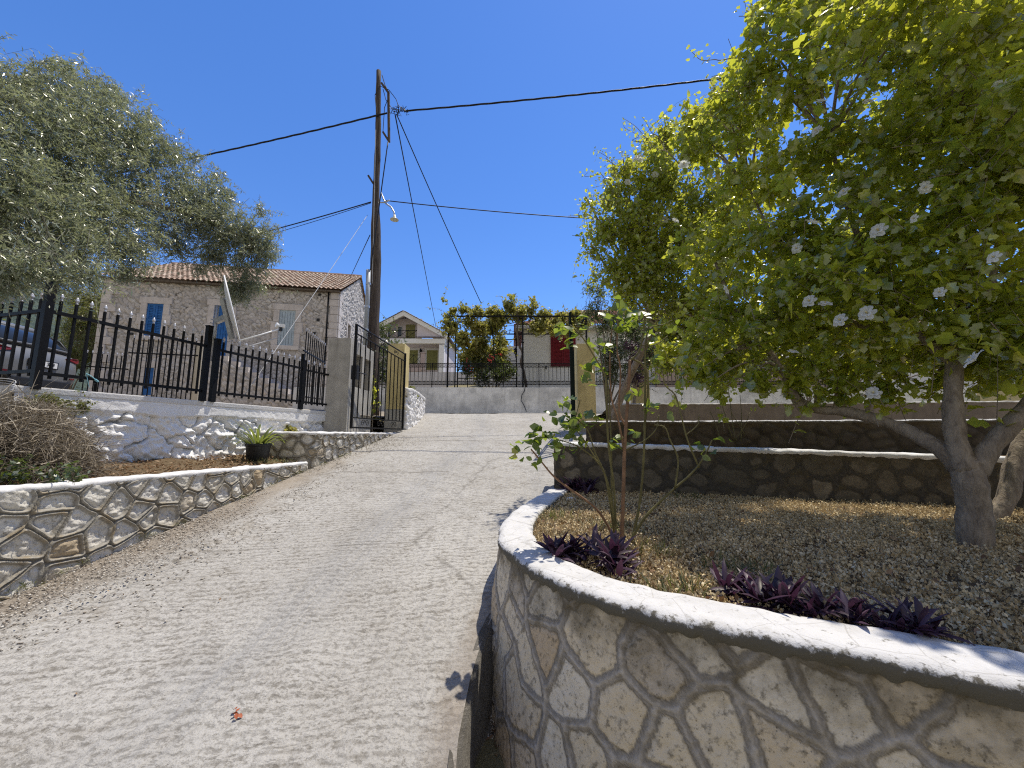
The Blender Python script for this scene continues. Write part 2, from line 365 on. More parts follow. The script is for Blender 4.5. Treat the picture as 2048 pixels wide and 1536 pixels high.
# concrete drive: broomed across, paler wheel tracks, brown gritty margin
def m_drive():
    M = Mat('broomed_concrete'); v = M.co()
    n0 = M.noise(v, .55, 5, .6); n1 = M.noise(v, 5, 8, .65); n2 = M.noise(v, 60, 6, .7)
    warp = M.N('ShaderNodeVectorMath', {'operation': 'MULTIPLY_ADD'})
    M.put(warp.inputs[0], M.N('ShaderNodeTexNoise', Vector=v, Scale=2.2, Detail=3).outputs['Color']); warp.inputs[1].default_value = (.16, .16, 0); M.put(warp.inputs[2], v)
    rid = M.noise(M.N('ShaderNodeMapping', Vector=warp.outputs[0], Scale=(24, 50, 1), Rotation=(0, 0, R_(-5))).outputs[0], 1.0, 4, .6)
    rid2 = M.N('ShaderNodeTexWave', {'wave_type': 'BANDS', 'bands_direction': 'Y'}, Vector=M.N('ShaderNodeMapping', Vector=warp.outputs[0], Rotation=(0, 0, R_(-7))).outputs[0], Scale=5.4, Distortion=3.2, Detail=5, Detail_Scale=2.6, Detail_Roughness=.75).outputs['Fac']
    c = M.mix(M.ramp(n0, [(.3, 0), (.7, 1)]), (.385, .362, .322), (.50, .478, .435))
    pits = M.math('MULTIPLY', M.ramp(rid, [(.52, 0), (.60, 1)]), M.ramp(n1, [(.30, .25), (.60, 1)]))
    c = M.mix(M.math('MULTIPLY', pits, .62), c, (.10, .088, .070))
    rib = M.math('MULTIPLY', M.ramp(rid2, [(.12, 1), (.5, 0)]), M.math('MULTIPLY', M.ramp(M.noise(v, 24, 5, .75), [(.42, 0), (.58, 1)]), M.ramp(n1, [(.35, .2), (.62, 1)])))
    c = M.mix(M.math('MULTIPLY', rib, .75), c, (.12, .105, .082))
    c = M.mix(M.ramp(n2, [(.34, .75), (.47, 0)]), c, (.17, .15, .12))
    c = M.mix(M.math('MULTIPLY', M.ramp(M.noise(M.co((34, 1.0, 1)), 1.6, 5, .6), [(.52, 0), (.68, 1)]), .32), c, (.27, .26, .245))
    c = M.mix(M.ramp(n2, [(.58, 0), (.70, .6)]), c, (.54, .515, .46))
    c = M.mix(M.ramp(n1, [(.5, 0), (.72, .35)]), c, (.26, .23, .185))
    mar = M.math('ADD', M.attr('margin'), M.math('MULTIPLY', M.math('SUBTRACT', n1, .5), .9))
    peb = M.ramp(M.vor(v, 38, 'F1', 'Color'), [(.2, (.17, .14, .105)), (.6, (.28, .235, .185)), (.92, (.42, .37, .30)), (1, (.62, .57, .5))])
    dirt = M.mix(M.ramp(n1, [(.35, 0), (.65, 1)]), (.20, .16, .12), peb)
    dirt = M.mix(M.ramp(n0, [(.4, 0), (.62, .6)]), dirt, (.34, .285, .215))
    c = M.mix(M.math('MULTIPLY', M.ramp(mar, [(.22, 0), (.95, 1)]), .92), c, dirt)
    tr = M.math('MULTIPLY', M.attr('track'), M.ramp(M.noise(M.co((30, 1.2, 1)), 2, 4), [(.38, .1), (.6, 1)]))
    c = M.mix(M.math('MULTIPLY', tr, .42), c, (.25, .25, .25))
    cr = M.vor(M.N('ShaderNodeMapping', Vector=warp.outputs[0], Scale=(.36, .16, 1)).outputs[0], 1, 'DISTANCE_TO_EDGE')
    c = M.mix(M.math('MULTIPLY', M.ramp(cr, [(.0007, .4), (.0022, 0)]), M.ramp(n1, [(.4, 0), (.55, 1)])), c, (.08, .07, .055))
    c = M.mix(M.math('MULTIPLY', M.attr('joint'), M.ramp(n1, [(.3, .25), (.6, .8)])), c, (.10, .085, .065))
    h = M.math('ADD', M.math('MULTIPLY', rid2, .5), M.math('MULTIPLY', rid, -.9))
    b = M.bump(h, .55, .009); b = M.bump(n2, .8, .009, b); b = M.bump(M.vor(v, 75), .35, .005, b)
    return M.bsdf(c, .9, .15, 0, b)
m_driveway = m_drive()
def m_soil(name, a, b_, sc=7):
    M = Mat(name); v = M.co(); n = M.noise(v, sc, 8, .7); n2 = M.noise(v, 70, 5, .7)
    c = M.mix(M.ramp(n, [(.3, 0), (.7, 1)]), a, b_); c = M.mix(M.ramp(n2, [(.55, 0), (.7, .6)]), c, tuple(min(1, k * 1.8) for k in b_))
    return M.bsdf(c, .95, .1, 0, M.bump(n2, .9, .02))
m_bed = m_soil('dry_bed_soil', (.10, .07, .04), (.20, .145, .085))
m_yard = m_soil('dusty_yard', (.24, .20, .15), (.36, .31, .24), 2)
m_ground = m_soil('dry_hillside', (.16, .14, .07), (.26, .22, .13), .6)

# ------------------------------------------------------------------ heights
def zr(y):
    y = np.asarray(y, dtype=float); a = -1.5 + .175 * y
    return np.minimum(a, .74)
def zyard(y): return .30 + .05 * (np.asarray(y, dtype=float) - 3.5)
def wallx(y): return -4.52 + .243 * (np.asarray(y, dtype=float) - 3.45)
def gz(x, y):
    x = np.asarray(x, dtype=float); y = np.asarray(y, dtype=float)
    front = np.where(y < 13, -1.85 + .175 * np.maximum(y, -4), .4)
    back = 1.62 + .155 * np.clip(y - 14.3, 0, 60) + .03 * np.clip(y - 74, 0, 400)
    r = np.where(y > 14.12, back, front)
    left = np.where(y < 30, zyard(y) - .12, zyard(30) + .15 * np.clip(y - 30, 0, 45) + .03 * np.clip(y - 75, 0, 400) - .12)
    left = np.maximum(left, -2.5)
    k = sstep(-3.5, -5.2, x) * (y > 3)
    return r * (1 - k) + left * k
def sheet(name, xs, ys, zf, m, kind='structure', attrs=None, noise=0, nsc=3):
    X, Y = np.meshgrid(xs, ys); X = X.ravel(); Y = Y.ravel(); Z = zf(X, Y)
    if noise: Z = Z + noise * fbm(np.stack([X, Y, X * 0], 1) * nsc, 4)
    nx, ny = len(xs), len(ys); i = np.arange(nx * ny).reshape(ny, nx)
    f = np.stack([i[:-1, :-1], i[:-1, 1:], i[1:, 1:], i[1:, :-1]], -1).reshape(-1, 4)
    me = mesh_np(name, np.stack([X, Y, Z], 1), [f], {k: a(X, Y) for k, a in (attrs or {}).items()})
    return tag(link(name, me, m, None, True), kind=kind)
xs = np.concatenate([np.linspace(-1500, -60, 14), np.linspace(-50, -8, 16), np.linspace(-7, 8, 31), np.linspace(10, 50, 14), np.linspace(60, 1500, 14)])
ys = np.concatenate([np.linspace(-1200, -20, 10), np.linspace(-12, 12.9, 34), [13, 14.11, 14.13], np.linspace(15, 60, 24), np.linspace(70, 1800, 18)])
sheet('ground', xs, ys, gz, m_ground)

# drive: each row of the sheet runs from the left kerb wall to the planter
PL = [(2.75, .34), (2.2, .62), (1.75, .86), (1.338, 1.0985), (1.141, 1.205), (.916, 1.306), (.652, 1.4416), (.422, 1.593), (.244, 1.776), (.1, 2.0), (.022, 2.189), (-.06, 2.45), (-.075, 2.72), (-.055, 3.0), (.0, 3.3), (.08, 3.6), (.19, 3.95), (.32, 4.35), (.46, 4.75)]
def catmull(P, n):
    P = [np.array(p, dtype=float) for p in P]; P = [2 * P[0] - P[1]] + P + [2 * P[-1] - P[-2]]; out = []
    for i in range(1, len(P) - 2):
        for t in np.linspace(0, 1, n, endpoint=False):
            a, b, c, d = P[i - 1], P[i], P[i + 1], P[i + 2]
            out.append(.5 * (2 * b + (c - a) * t + (2 * a - 5 * b + 4 * c - d) * t * t + (3 * b - a - 3 * c + d) * t ** 3))
    out.append(P[-2]); return np.array(out)
def resample(P, step):
    P = np.array(P, dtype=float); L = np.concatenate([[0], np.cumsum(np.linalg.norm(np.diff(P, axis=0), axis=1))])
    s = np.linspace(0, L[-1], max(2, int(round(L[-1] / step)) + 1))
    return np.stack([np.interp(s, L, P[:, k]) for k in range(P.shape[1])], 1), s
PLs = catmull(PL, 12)
_o = np.argsort(PLs[:, 1]); _py = PLs[_o, 1]; _px = PLs[_o, 0]
def road_r(y): return np.where(y < 4.7, np.where(y < 2.55, np.interp(y, [-6, -1, .6, 1.5, 1.7, 2.0, 2.25, 2.45, 2.55], [1.5, .5, .0, -.20, -.215, -.20, -.165, -.12, -.075]), np.interp(y, _py, _px) + .09 - .09 * (y < 2.7)), np.interp(y, [4.7, 6, 9, 9.6, 11.9, 12.6], [.60, 1.05, 1.75, 2.2, 2.6, 3.0]))
def road_l(y): return np.interp(y, [-6, 1, 2.66, 5.8, 5.95, 8.9, 9.6, 12.0], [-4.1, -3.75, -3.38, -3.06, -3.02, -2.60, -2.62, -2.9]) - .06
def drive():
    ys = np.concatenate([np.linspace(-6, 1, 36), np.arange(1.03, 6, .03), np.arange(6, 12.65, .06)]); nx = 110
    t = np.linspace(0, 1, nx); L = road_l(ys)[:, None]; Rr = road_r(ys)[:, None]
    X = (L + (Rr - L) * t[None]).ravel(); Y = np.repeat(ys, nx); p = np.stack([X, Y, X * 0], 1)
    dl = X - road_l(Y)
    Z = zr(Y) + .010 * fbm(p * .9, 3) + .006 * fbm(p * 5, 3) - .05 * sstep(.75, .2, dl) * sstep(9, 5, Y)
    Z = Z - .02 * (np.abs(dl - .78 + .15 * fbm(p * .5, 2)) < .03) * (Y < 6)
    w = .22 * fbm(p * .6, 3)
    mar = np.clip((.55 * sstep(.75, .15, dl + w * .7) + .30 * sstep(1.7, .4, dl + w * 1.2)) * sstep(8.8, 5, Y), 0, 1)
    mar = np.maximum(mar, .75 * sstep(.25, .02, road_r(Y) - X) * (Y < 4.2))
    tc = road_l(Y) + 2.15 + (Y - 2) * -.02
    trk = np.exp(-((X - tc) / .22) ** 2) + .8 * np.exp(-((X - tc - 1.45 + .0 * Y) / .16) ** 2)
    i = np.arange(nx * len(ys)).reshape(len(ys), nx)
    f = np.stack([i[:-1, :-1], i[:-1, 1:], i[1:, 1:], i[1:, :-1]], -1).reshape(-1, 4)
    me = mesh_np('driveway', np.stack([X, Y, Z], 1), [f], {'margin': mar, 'track': np.clip(trk, 0, 1), 'joint': np.maximum(np.exp(-((Y - 5.62 - .03 * X + .02 * fbm(p * 2, 2)) / .018) ** 2) * (X < -.9), np.exp(-((Y - 7.9 + .02 * X + .015 * fbm(p * 2, 2)) / .022) ** 2))})
    tag(link('driveway', me, m_driveway, None, True), kind='structure')
drive()
def gutter_z(y): return zr(y) - .40 * sstep(2.75, 1.95, np.asarray(y, dtype=float))
def gutter():
    ys = np.arange(-4, 2.72, .04); nx = 26; V = []
    for y in ys:
        l = float(road_r(y)) ; r = 4.5 if y < .4 else float(np.interp(y, _py, _px)) + .2; z1 = float(gutter_z(y)); z0 = float(zr(y)) - .004
        V += [(l - .03, y, z0), (l + .02, y, z0 - .01), (l + .05 + .02 * math.sin(y * 9), y, z1 + .02)]
        for k in range(nx - 3): q = k / (nx - 4); V.append((l + .07 + (r - l - .07) * q, y, z1 + .01 * math.sin(q * 14 + y * 5)))
    V = np.array(V); V[:, 2] += .012 * fbm(V * 7, 3)
    i = np.arange(len(V)).reshape(-1, nx); f = np.stack([i[:-1, :-1], i[:-1, 1:], i[1:, 1:], i[1:, :-1]], -1).reshape(-1, 4)
    tag(link('gutter', mesh_np('gutter', V, [f]), m_gutter, None, True), kind='structure')
m_gutter = m_soil('gritty_gutter', (.10, .09, .075), (.19, .175, .15), 9)
gutter()
M = Mat('street_concrete'); v = M.co(); n = M.noise(v, 8, 6, .6)
m_street = M.bsdf(M.mix(M.ramp(n, [(.3, 0), (.7, 1)]), (.42, .40, .36), (.55, .53, .48)), .9, .15, 0, M.bump(n, .3, .01))
sheet('street', np.linspace(-30, 40, 40), np.array([12.5, 12.9, 13.4, 14.14]), lambda X, Y: .70 + 0 * X, m_street)
sheet('yard_ground', np.array([0, 1.]), np.array([0, 1.]), lambda X, Y: X * 0, m_yard)  # reshaped just below
def yard():
    o = bpy.data.objects['yard_ground']; ys = np.concatenate([np.linspace(3.6, 7.3, 8), np.linspace(8, 12.4, 6)])
    vs = []
    for y in ys:
        r = float(wallx(y)) - .02 if y < 7.35 else -3.05
        for x in [-40, -25, -15, -10, -8, -7, -6, r - 1.5, r - 1, r - .5, r - .2, r]: vs.append((x, y, min(float(zyard(y)), .40 + .22 * (r - x)) + (.16 if x <= -8 else .08 if x == -7 else 0) if y < 9 else float(zyard(y)) - .15 * (x > -4)))
    for y in np.linspace(12.45, 30, 8):
        for x in np.linspace(-40, -4.2, 12): vs.append((x, y, float(zyard(y))))
    i = np.arange(len(vs)).reshape(-1, 12); f = np.stack([i[:-1, :-1], i[:-1, 1:], i[1:, 1:], i[1:, :-1]], -1).reshape(-1, 4)
    me = mesh_np('yard_ground', np.array(vs), [f]); me.materials.append(m_yard); o.data = me
yard()
# far wooded hill
def hill():
    M = Mat('wooded_hill'); v = M.co(); n = M.noise(v, .045, 8, .7); n2 = M.noise(v, .35, 6, .75)
    c = M.mix(M.ramp(n2, [(.38, 0), (.62, 1)]), (.028, .045, .022), (.105, .125, .06))
    c = M.mix(M.ramp(n, [(.52, 0), (.68, .6)]), c, (.17, .155, .10))
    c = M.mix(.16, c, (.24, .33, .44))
    m = M.bsdf(c, .95, .05, 0, M.bump(n2, 1, 2.5))
    X, Y = np.meshgrid(np.linspace(-520, -60, 170), np.linspace(120, 420, 110)); X = X.ravel(); Y = Y.ravel()
    a = X / Y
    Z = np.interp(-X, [60, 150, 230, 285, 312, 347, 420, 520], [8, 22, 46, 74, 93, 107, 125, 135]) * (.25 + .75 * sstep(125, 250, Y))
    Z = Z + 5 * fbm(np.stack([X, Y, X * 0], 1) / 60, 4) + 3.2 * fbm(np.stack([X, Y, X * 0], 1) / 7, 4)
    i = np.arange(170 * 110).reshape(110, 170); f = np.stack([i[:-1, :-1], i[:-1, 1:], i[1:, 1:], i[1:, :-1]], -1).reshape(-1, 4)
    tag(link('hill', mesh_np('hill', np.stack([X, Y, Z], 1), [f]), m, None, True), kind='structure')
hill()
# ------------------------------------------------------------------ stone walls as real relief
def cells(S, T, sx, sz, seed, merge=.0, shear=0, jit=.42, k=90, bond=True):
    g = np.random.default_rng(seed)
    s0, s1, t0, t1 = S.min() - 2 * sx, S.max() + 2 * sx, T.min() - 2 * sz, T.max() + 2 * sz
    nx = int((s1 - s0) / sx) + 1; nz = int((t1 - t0) / sz) + 1
    ii, jj = np.meshgrid(np.arange(nx), np.arange(nz))
    px = s0 + (ii + (.5 if bond else 0) * (jj % 2)) * sx + g.uniform(-jit, jit, ii.shape) * sx
    pz = t0 + jj * sz + g.uniform(-jit, jit, ii.shape) * sz
    ids = np.arange(nx * nz).reshape(nz, nx)
    for a in range(nz):
        for b in range(nx - 1):
            if g.random() < merge: 
                if g.random() < .6: ids[a, b + 1] = ids[a, b]
                elif a + 1 < nz: ids[a + 1, b] = ids[a, b]
    sites = np.stack([px.ravel(), pz.ravel()], 1); ids = ids.ravel()
    if shear: sites[:, 0] += shear * (sites[:, 1] - T.mean())
    P = np.stack([S, T], 1); D = np.empty(len(P)); I = np.empty(len(P), dtype=int)
    # neighbours of each site, so a wall of many stones stays quick
    d2 = ((sites[:, None] - sites[None]) ** 2).sum(-1) if len(sites) < 3500 else None
    nb = np.argsort(d2, 1)[:, :26]
    for c in range(0, len(P), 6000):
        p = P[c:c + 6000]
        dd = ((p[:, None] - sites[None]) ** 2).sum(-1); n = dd.argmin(1)
        cand = nb[n]; ds = np.take_along_axis(dd, cand, 1); dn = np.take_along_axis(dd, n[:, None], 1)
        sep = np.sqrt(((sites[cand] - sites[n][:, None]) ** 2).sum(-1)) + 1e-9
        e = (ds - dn) / (2 * sep)
        e = np.where(ids[cand] == ids[n][:, None], 9, e)
        m = e.min(1); D[c:c + 6000] = m - np.log(np.exp(-k * (e - m[:, None])).sum(1)) / k
        I[c:c + 6000] = ids[n]
    hv = (_perm[(I * 7919 + seed * 131) & 65535])
    return D, hv
def panel(name, path, zb, zt, res, sx, sz, style, m, parent=None, seed=1, merge=.15, jw=.02, batter=0, holes=(), shear=0, flip=False, warp=.02, smooth=True, depth=1.0, k=90, topband=0, slope=0):
    P, s = resample(path, res); n = len(s)
    T = np.gradient(P, axis=0); T /= np.linalg.norm(T, axis=1)[:, None]
    Nr = np.stack([T[:, 1], -T[:, 0]], 1) * (-1 if flip else 1)
    zbv = np.array([zb(a) if callable(zb) else zb for a in s]); ztv = np.array([zt(a) if callable(zt) else zt for a in s])
    nt_ = max(3, int(round((ztv - zbv).max() / res)) + 1); t = np.linspace(0, 1, nt_)
    S = np.repeat(s[None], nt_, 0).ravel(); Z = (zbv[None] + (ztv - zbv)[None] * t[:, None]).ravel(); H = np.repeat(t, n)
    q = np.stack([S, Z, S * 0 + seed * 3.7], 1)
    Sw = S + warp * fbm(q * 6, 3); Zw = Z + warp * fbm(q * 6 + 40, 3)
    D, sid = cells(Sw, Zw, sx, sz, seed, merge, shear, k=k)
    fn = fbm(q * 22, 4)
    if style == 'ribbon':              # flat raised bands of pointing with a scored line along each side
        D = D + .0045 * fbm(q * 45, 3) + .003 * fbm(q * 90, 2); mort = 1 - sstep(jw - .002, jw + .003, D)
        dip = np.exp(-((D - jw) / .0045) ** 2) * .85 + .55 * np.exp(-((D - jw * .5) / .0042) ** 2)
        h = .004 * (1 - sstep(jw - .003, jw + .003, D)) - .004 * np.exp(-((D - jw * .5) / .0045) ** 2) + .009 * sstep(jw, jw + .012, D) * (sid - .4) + .0035 * fn - .004 * np.exp(-((D - jw) / .006) ** 2)
    elif style == 'bead':              # two raised cords along every joint
        mort = 1 - sstep(jw - .004, jw + .006, D + .004 * fn)
        dip = np.exp(-(D / .006) ** 2) * .95 + .8 * np.exp(-((D - jw - .004) / .007) ** 2)
        h = .024 * np.exp(-((D - jw * .55) / (jw * .36)) ** 2) + .028 * sstep(jw, jw + .04, D) * (sid - .4) + .010 * fn * sstep(jw, jw + .02, D) + .002 * fn
    elif style == 'rubble':
        w = jw * (1 + .6 * fn); mort = 1 - sstep(w * .6, w * 1.5, D)
        dip = (1 - sstep(0, w * 1.3, D)) * .55 + .7 * (fbm(q * 3.1 + 9, 3) > .55) * (1 - sstep(0, w * 2, D))
        h = depth * (.03 * sstep(0, jw * 2.6, D) * (.4 + sid * .9) + .007 * fn)
    else:                              # 'white': whitewash run over rough rubble
        mort = S * 0; w = jw
        rough = sstep(topband + .02, topband + .0, ztv.max() - Z) if topband else 0 * S
        tb = ((np.repeat(ztv[None], nt_, 0).ravel() - Z) < topband + .03 * fbm(q * np.array([1.5, 0, 1]), 3)) if topband else np.zeros(len(S), bool)
        amp = np.where(tb, .12, 1.0)
        h = amp * (.022 * sstep(0, .04, D) * (.2 + sid) + .018 * fbm(q * 5, 4) + .030 * np.abs(fbm(q * 11, 4)) + .022 * fbm(q * 20, 4) + .010 * fn)
        dip = (1 - sstep(0, .022 + .024 * fbm(q * 2.2, 2), D)) * (sid > .4) * np.where(tb, 0, 1)
        h = h - .03 * dip; h = h + np.where(tb, .045, 0)
    X = np.tile(P[:, 0], nt_); Y = np.tile(P[:, 1], nt_); NX = np.tile(Nr[:, 0], nt_); NY = np.tile(Nr[:, 1], nt_)
    off = h + batter * (1 - H) + slope * np.maximum(np.repeat(ztv[None], nt_, 0).ravel() - Z, 0)
    V = np.stack([X + NX * off, Y + NY * off, Z], 1)
    i = np.arange(n * nt_).reshape(nt_, n)
    f = np.stack([i[:-1, :-1], i[:-1, 1:], i[1:, 1:], i[1:, :-1]], -1).reshape(-1, 4)
    if not flip: f = f[:, ::-1]
    if holes:
        cs = S[f].mean(1); cz = Z[f].mean(1); keep = np.ones(len(f), bool)
        for a, b, c, d in holes: keep &= ~((cs > a) & (cs < b) & (cz > c) & (cz < d))
        f = f[keep]
    me = mesh_np(name, V, [f], {'mort': np.clip(mort, 0, 1), 'sid': sid, 'dip': np.clip(dip, 0, 1), 'hgt': H})
    o = link(name, me, m, parent, smooth); return o
def cap_strip(name, path, width, z, m, parent=None, res=.03, th=.06, oh=.02, amp=.008, flip=False, wob=.012):
    P, s = resample(path, res); n = len(s)
    T = np.gradient(P, axis=0); T /= np.linalg.norm(T, axis=1)[:, None]
    Nr = np.stack([T[:, 1], -T[:, 0]], 1) * (-1 if flip else 1)
    zz = np.array([z(a) if callable(z) else z for a in s])
    prof = [(oh - .006, -th, 1.0), (oh + .004, -th * .72, .85), (oh + .004, -th * .42, .62), (oh, -.014, .30), (oh - .012, -.002, .10)] + [(oh - .012 - (width + oh - .02) * q_, .002 * math.sin(q_ * 9), 0) for q_ in (.15, .3, .45, .6, .75, .9)] + [(-width, -.006, .15), (-width - .004, -.03, .5), (-width - .004, -th, .8)]
    k = len(prof); V = np.zeros((k, n, 3)); E = np.zeros((k, n))
    for a, (o_, dz, e) in enumerate(prof):
        q = np.stack([s, s * 0 + o_ * 1.0, s * 0 + dz], 1)
        w = wob * fbm(q * np.array([7, 12, 12]) + 5, 4) * (1 if a < 5 or a > k - 4 else .3)
        nz = amp * fbm(q * 11 + 50, 4)
        if a == 0: nz = nz + .012 * fbm(q * 30, 3)
        V[a, :, 0] = P[:, 0] + Nr[:, 0] * (o_ + w); V[a, :, 1] = P[:, 1] + Nr[:, 1] * (o_ + w); V[a, :, 2] = zz + dz + nz; E[a] = e
    i = np.arange(k * n).reshape(k, n)
    f = np.stack([i[:-1, :-1], i[:-1, 1:], i[1:, 1:], i[1:, :-1]], -1).reshape(-1, 4)
    if not flip: f = f[:, ::-1]
    ends = [np.array([i[:, 0]]), np.array([i[::-1, -1]])]
    me = mesh_np(name, V.reshape(-1, 3), [f] + ends, {'edge': E.ravel()})
    return link(name, me, m, parent, True)
def arc_pts(P): return [tuple(p) for p in P]
def inner(P, w):
    P, s = resample(P, .1); T = np.gradient(P, axis=0); T /= np.linalg.norm(T, axis=1)[:, None]
    return P - np.stack([T[:, 1], -T[:, 0]], 1) * w
def polysheet(name, pts, z, m, kind='structure'):
    bm = bmesh.new(); vs = [bm.verts.new((x, y, z(x, y) if callable(z) else z)) for x, y in pts]
    f = bm.faces.new(vs); bmesh.ops.triangulate(bm, faces=[f])
    if sum(g.normal.z for g in bm.faces) < 0: bmesh.ops.reverse_faces(bm, faces=bm.faces[:])
    me = bpy.data.meshes.new(name); bm.to_mesh(me); bm.free(); return tag(link(name, me, m), kind=kind)

# planter at the right: path runs from the lower right round the nose and up beside the drive
ZP = -.64
PLr, PLs_arc = resample(PLs, .02)
def gutter_under(P, s):
    y = np.array([p[1] for p in P]); return lambda a: float(gutter_z(np.interp(a, s, y))) - .05
def road_under(P, s):
    y = np.array([p[1] for p in P]); return lambda a: float(zr(np.interp(a, s, y))) - .06
t = empty('planter_wall', (0.6, 1.5, -1.2), 'curved crazy-paved stone planter wall under a broad white cap, nearest the camera', 'stone wall')
pw = panel('stone_face', PLs, gutter_under(PLr, PLs_arc), ZP - .045, .0056, .165, .225, 'ribbon', m_planter, t, seed=17, merge=.25, jw=.0195, slope=.155, flip=True, warp=.009, k=200, shear=.45)
cap_strip('white_cap', PLs, .215, ZP, m_cap, t, res=.012, th=.06, oh=.012, flip=True, wob=.007, amp=.0045)
# the wall beyond it (runs to the right from the drive)
A2 = [(.52, 4.86), (1.6, 4.66), (2.6, 4.36), (3.6, 4.02), (5.5, 3.4), (8, 2.6)]
A2s = catmull(A2, 8)
z2 = lambda a: -.085 - .028 * a
t = empty('terrace_wall', (2.6, 4.4, -.7), 'low rubble terrace wall with a thin white cap, right behind the planter bed', 'stone wall', 'terrace walls stepping up the slope')
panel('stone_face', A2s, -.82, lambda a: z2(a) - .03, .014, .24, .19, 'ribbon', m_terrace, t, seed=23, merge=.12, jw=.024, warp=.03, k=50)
cap_strip('white_cap', A2s, .22, z2, m_kerbcap, t, res=.03, th=.05, oh=.015)
panel('end_face', [(.63, 5.08), (.52, 4.86)], -.9, -.11, .02, .2, .17, 'ribbon', m_terrace, t, seed=24, jw=.02)
# two more terraces
A3 = [(1.28, 6.7), (3, 6.62), (5, 6.35), (8, 5.8), (13, 5)]
A3s = catmull(A3, 8)
t = empty('terrace_wall', (3, 6.6, 0), 'dark shaded terrace wall, second of the three behind the planter', 'stone wall', 'terrace walls stepping up the slope')
panel('stone_face', A3s, -.45, .20, .03, .26, .18, 'rubble', m_shadestone, t, seed=31, jw=.02)
cap_strip('pale_cap', A3s, .2, .24, m_cap, t, res=.05, th=.05, oh=.015)
A4 = [(2.25, 9.0), (4, 8.95), (7, 8.7), (13, 8.0)]
A4s = catmull(A4, 8)
t = empty('terrace_wall', (4, 8.9, .2), 'brown stained concrete terrace wall, farthest of the three behind the planter', 'wall', 'terrace walls stepping up the slope')
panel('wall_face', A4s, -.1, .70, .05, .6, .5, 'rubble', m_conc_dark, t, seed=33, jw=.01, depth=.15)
cap_strip('pale_cap', A4s, .2, .73, m_conc, t, res=.05, th=.04, oh=.01)
# soil of the beds
inn = inner(PLs, -.12)
right2 = [tuple(p) for p in A2s]
polysheet('garden_bed', [tuple(p) for p in inn] + [(.60, 4.83)] + right2[1:] + [(8, -.6), (3.4, -.2)], -.70, m_bed)
polysheet('terrace_soil', [(.66, 5.0)] + [(x, y + .06) for x, y in right2[2:]] + [(13, 5.1)] + [(x, y + .05) for x, y in A3s[::-1]] + [(1.0, 6.2)], -.30, m_bed)
polysheet('upper_terrace_soil', [(1.35, 6.8)] + [(x, y + .06) for x, y in A3s[2:]] + [(13, 8.1)] + [(x, y + .05) for x, y in A4s[::-1]] + [(1.75, 8.6)], .02, m_bed)
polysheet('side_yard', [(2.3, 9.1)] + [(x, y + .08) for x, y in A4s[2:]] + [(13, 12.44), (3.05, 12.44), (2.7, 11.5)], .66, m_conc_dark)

# left kerb wall, lower run and raised run
KL = [(-3.85, .6), (-3.6, 1.7), (-3.38, 2.66), (-3.22, 4.2), (-3.06, 5.86)]
KLs = catmull(KL, 8)
KLr, ka = resample(KLs, .02)
zk = lambda a: -.345 - .016 * max(0, a - 2)
t = empty('kerb_wall', (-3.3, 3.5, -.9), 'low crazy-paved wall with raised pointing and thin white cap along the left of the drive', 'stone wall')
panel('stone_face', KLs, road_under(KLr, ka), lambda a: zk(a) - .03, .0095, .22, .165, 'bead', m_curb, t, seed=41, merge=.2, jw=.021, warp=.010, k=140)
cap_strip('white_cap', KLs, .13, zk, m_kerbcap, t, res=.025, th=.05, oh=.012)
KU = [(-4.45, 6.02), (-3.8, 5.97), (-3.10, 5.93), (-3.03, 6.0), (-2.86, 7.2), (-2.60, 9.0)]
KUr, kb = resample(KU, .02)
t = empty('kerb_wall', (-3.0, 7, -.3), 'raised crazy-paved wall below the concrete pillar and open gate', 'stone wall')
panel('stone_face', KU, lambda a: -.56 if a < 1.36 else float(zr(np.interp(a, kb, KUr[:, 1]))) - .06, .025, .0125, .2, .15, 'bead', m_curb, t, seed=44, merge=.1, jw=.016, warp=.02, k=60)
cap_strip('pale_cap', KU, .12, .05, m_kerbcap, t, res=.03, th=.045, oh=.01)
polysheet('gate_terrace', [(-4.4, 6.06), (-3.14, 6.02), (-2.93, 7.2), (-2.68, 9.0), (-2.75, 9.4), (-3.3, 9.5), (-3.5, 7.4), (-3.85, 6.1)], .02, m_conc)
# left bed
def lbed():
    ys = np.linspace(.6, 6.0, 55); nx = 26; vs = []
    for y in ys:
        l = float(np.interp(y, [.6, 3.45, 6.0], [-6.5, -4.6, -3.98])); r = float(np.interp(y, KLs[:, 1], KLs[:, 0])) - .09
        for i in range(nx):
            k = i / (nx - 1); x = l + (r - l) * k; vs.append((x, y, -.30 - .12 * k ** 1.5))
    vs = np.array(vs); vs[:, 2] += .03 * fbm(vs * 3, 4)
    i = np.arange(len(vs)).reshape(-1, nx); f = np.stack([i[:-1, :-1], i[:-1, 1:], i[1:, 1:], i[1:, :-1]], -1).reshape(-1, 4)
    tag(link('left_bed', mesh_np('left_bed', vs, [f]), m_bed, None, True), kind='structure')
lbed()
